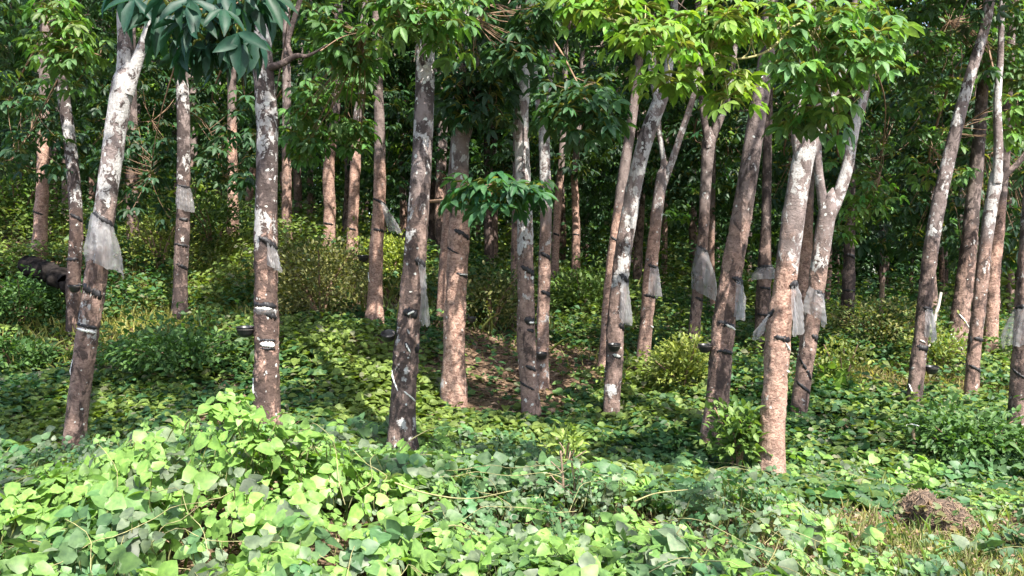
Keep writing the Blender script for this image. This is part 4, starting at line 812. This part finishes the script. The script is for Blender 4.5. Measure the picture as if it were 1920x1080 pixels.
Y0, Y1 = (.10, .15, .03), (.23, .26, .055); D0, D1 = (.04, .10, .03), (.09, .17, .045); B0, B1 = (.10, .12, .04), (.20, .19, .07)
shrub('round yellow green shrub left of the tree with the rusty brown foot', 1278, 740, 10.6, .75, .75, 2600, .055, Y0, Y1, 1)
shrub('bright yellow shrub at the foot of the orange red tree with a flared sheet', 735, 490, 15.2, 1.1, .75, 2200, .07, Y0, (.36, .42, .07), 2)
shrub('yellowish spindly shrub on the sunny bank beside the large plastic sheet', 300, 480, 14.6, 1.3, 1.0, 1700, .06, Y0, Y1, 3)
shrub('olive brown bush between the thick lichen tree and the orange red tree', 600, 560, 12.6, 1.7, .95, 4200, .06, B0, B1, 4)
shrub('leafy bush in front of the dark leaning tree at its foot', 1385, 840, 8.1, .5, .6, 700, .085, (.06, .13, .035), (.17, .26, .06), 5)
shrub('green bush filling the gap left of the slender dark tree, in shade', 1650, 650, 13.6, 1.8, .85, 4200, .06, D0, B1, 6)
shrub('dark leafy bush between the slender dark tree and the right edge', 1800, 850, 8.8, 1.3, .42, 3000, .075, D0, D1, 7)
shrub('dark bush under the trunk of the tree cut by the right edge', 1890, 870, 8.6, .8, .38, 1600, .075, D0, D1, 8)
shrub('small pale green plant with drooping tip near the twin trunks', 1057, 850, 7.0, .28, .5, 260, .075, (.14, .22, .06), (.28, .36, .09), 9, 'young_plant', 'plant', asp=.35, stems=2)
shrub('spindly yellow leaved shrub right of the forked pale tree', 1580, 720, 11., .8, .75, 800, .06, Y0, Y1, 10)
shrub('bushy green growth on the slope behind the slim dark left trunk', 40, 560, 12.8, 1.3, .6, 2800, .07, D0, D1, 11)
shrub('green shrub between the twin trunks and the leaning grey tree', 1090, 540, 15.5, 1.6, .9, 3000, .08, D1, Y0, 12)
shrub('low green shrub behind the rough sunlit orange trunk', 920, 580, 14., 1.3, .8, 2600, .07, D0, B1, 13)
shrub('bush with long stems at the far left edge of the slope', 30, 430, 16., 2., 1.1, 3000, .08, D1, Y0, 14)
shrub('shrub on the bank behind the tree with dark lower trunk', 400, 440, 16., 1.8, 1., 3000, .08, D0, Y0, 15)
shrub('yellow flecked shrub at the foot of the stout peeling tree', 1750, 690, 12.6, 1., .6, 1600, .065, D1, Y1, 16)
shrub('small bright leafed sapling beside the wavy scarred forked tree', 1555, 690, 11., .45, .45, 260, .13, (.14, .26, .05), (.24, .38, .07), 17, 'young_plant', 'plant', asp=.8, stems=3)
shrub('dark green bush covering the slope between the pale leaning tree and lichen tree', 340, 640, 10.6, 1.9, .38, 3400, .075, D0, D1, 18)
shrub('dark bush at the left edge below the fallen dark log', 25, 650, 11.2, 1.0, .4, 2600, .075, D0, D1, 19)

# ------------------------------------------------------------------ single things
# root mound at right
c = P(1755, 935, 6.6); b = np.array([c[0], 6.6, float(ground(c[0], 6.6))])
nu, nv = 90, 40; th = np.linspace(0, 2 * np.pi, nu, endpoint=False)[None]; v = np.linspace(0, 1, nv)[:, None]
rr = np.cos(v * np.pi / 2)**.55; hz = np.sin(v * np.pi / 2)
Vx = rr * np.cos(th); Vy = rr * np.sin(th); lump = 1 + .85 * (fbm(Vx * 2.2 + 3, Vy * 2.2, hz * 2.2, 7, 4) - .5)
peak = .24 * np.exp(-((Vx + .35) / .55)**2) + .15 * np.exp(-((Vx - .45) / .4)**2)
V = np.stack([b[0] + Vx * .27 * lump, b[1] + Vy * .22 * lump, b[2] - .05 + hz * peak * lump * 1.05 + 0 * Vx], -1)
V[..., 2] += .09 * (fbm(Vx * 7, Vy * 7, hz * 6, 9, 3) - .5)
root = thing('earth_mound', 'brown earth mound tangled with fine roots at the right foreground', 'mound', b)
m = MB(); i = np.arange(nv - 1)[:, None] * nu; j = np.arange(nu)[None]; k = (j + 1) % nu
m.add(V.reshape(-1, 3), np.stack([i + j, i + k, i + nu + k, i + nu + j], -1).reshape(-1, 4), (.2, .1, .07)); m.build('soil', M_MOUND, root, b)
m = MB(); rng = rngf(8); VV = V.reshape(nv, nu, 3)
for q in range(420):
    a = rng.integers(0, nu); k0 = rng.integers(2, nv - 8); kk = np.arange(k0, min(nv, k0 + 8)); p = VV[kk, (a + (kk - k0) * rng.integers(-1, 2)) % nu] + rng.normal(0, .012, (len(kk), 3)) + [0, 0, .006]
    tube(m, curve(p, 12), .0022, 4)
m.build('roots', M_WOOD, root, b)
m = MB(); n = 170; a = rng.integers(0, nu, n); kk = rng.integers(0, 26, n); pp = VV[kk, a] + [0, 0, .012]; dd = unit(rng.normal(0, 1, (n, 3)) * [1, 1, .3]); nn = unit(rng.normal(0, .4, (n, 3)) + [0, -.5, 1])
t = rng.random((n, 1)); Ls = rng.uniform(.03, .075, n); leaves(m, T_LOBE, pp, dd, nn, Ls, Ls * .8, np.array([.08, .16, .05]) * t + np.array([.22, .14, .08]) * (1 - t)); m.build('creeping_leaves', M_VINE, root, b)
# rotten dark log at left
m = MB(); p = curve([P(52, 500, 13.2), P(75, 508, 13.), P(100, 515, 12.8), P(124, 533, 12.6)], 40); p[:, 2] += .02
r = .12 * (1 + .7 * (fbm(np.arange(40) * .22, 0, 0, 3, 3) - .4)); tube(m, p, r, 18)
Vv = m.v[0]; Vv += (fbm(Vv[:, 0] * 9, Vv[:, 1] * 9, Vv[:, 2] * 9, 5, 3)[:, None] - .5) * .09
for q in ((p[0], r[0]), (p[-1], r[-1])): lathe(m, [(.001, .0), (q[1] * .9, -.02), (q[1] * .6, -.14), (.001, -.2)], q[0] + [0, 0, .03], 14)
ob = m.build('fallen_log', M_BURNT, None, p[20]); tag(ob, 'dark rotten log lying on the slope left of the pale leaning tree', 'log')
# pale leaning pole at right
m = MB(); p = curve([P(1733, 690, 12.9), P(1742, 640, 12.9), P(1755, 590, 12.9), P(1765, 548, 12.9)], 30); p[:, 0] += .02 * (fbm(np.arange(30) * .3, 0, 0, 3) - .5)
tube(m, p, np.linspace(.032, .02, 30), 10); m.build; ob = m.build('leaning_pole', simple('pale_wood', (.45, .40, .36), .8, .3, 20.), None, p[0]); tag(ob, 'pale stripped pole leaning beside the slender dark tree', 'pole')
# short stake with a white cap
pb = P(1712, 880, 8.6); b = np.array([pb[0], 8.6, float(ground(pb[0], 8.6))]); zt = CAMZ - (798 - 540) / F * 8.6
root = thing('marker_stake', 'short thin stake tied with white ribbon below the slender dark tree', 'stake', b)
m = MB(); tube(m, curve([b - [0, 0, .1], b + [.01, 0, .2], [b[0] - .01, b[1], zt]], 14), .016, 8); m.build('stake', M_WOOD, root, b)
m = MB(); tube(m, curve([[b[0] - .06, b[1], zt], [b[0] - .01, b[1] - .02, zt + .012], [b[0] + .05, b[1], zt - .004]], 10), .008, 6); m.build('ribbon', M_LATEX, root, b)
# dead stalks in the vines, centre
for px, py, h, lab in ((1048, 900, .42, 'dead brown forked stalk rising from the vines left of its pair'), (1068, 905, .34, 'dead brown knotted stalk rising from the vines, shorter of two')):
    q = P(px, py, 5.9); b = np.array([q[0], 5.9, float(ground(q[0], 5.9))]); zt = P(px, 845, 5.9)[2] + (0 if h > .4 else -.05); m = MB(); rng = rngf(px)
    c = curve([b, b * .5 + np.array([b[0] + .03, b[1], zt]) * .5 + rng.normal(0, .015, 3), [b[0] + .01, b[1], zt]], 16); tube(m, c, np.linspace(.011, .006, 16), 7)
    for s in range(5): a = c[6 + 2 * s]; tube(m, curve([a, a + [rng.uniform(-.05, .05), 0, .03], a + [rng.uniform(-.09, .09), rng.uniform(-.04, .04), .08]], 6), .004, 5)
    tag(m.build('dead_stalk', M_WOOD, None, b), lab, 'stalk', 'dead stalks standing in the vines')
# thin dead saplings in the background gap at right
for px, py, top, D, lab in ((1652, 612, 530, 16., 'thin pale sapling stump standing in the right background gap'), (1688, 640, 590, 17., 'thinner grey stick right of the pale sapling stump')):
    m = MB(); p = curve([P(px, py + 14, D), P(px + 1, (py + top) / 2, D), P(px + 2, top, D)], 20); tube(m, p, np.linspace(.05, .04, 20) * (1 if D < 16.5 else .6), 9)
    tag(m.build('sapling_stump', M_WOOD, None, p[0]), lab, 'sapling')
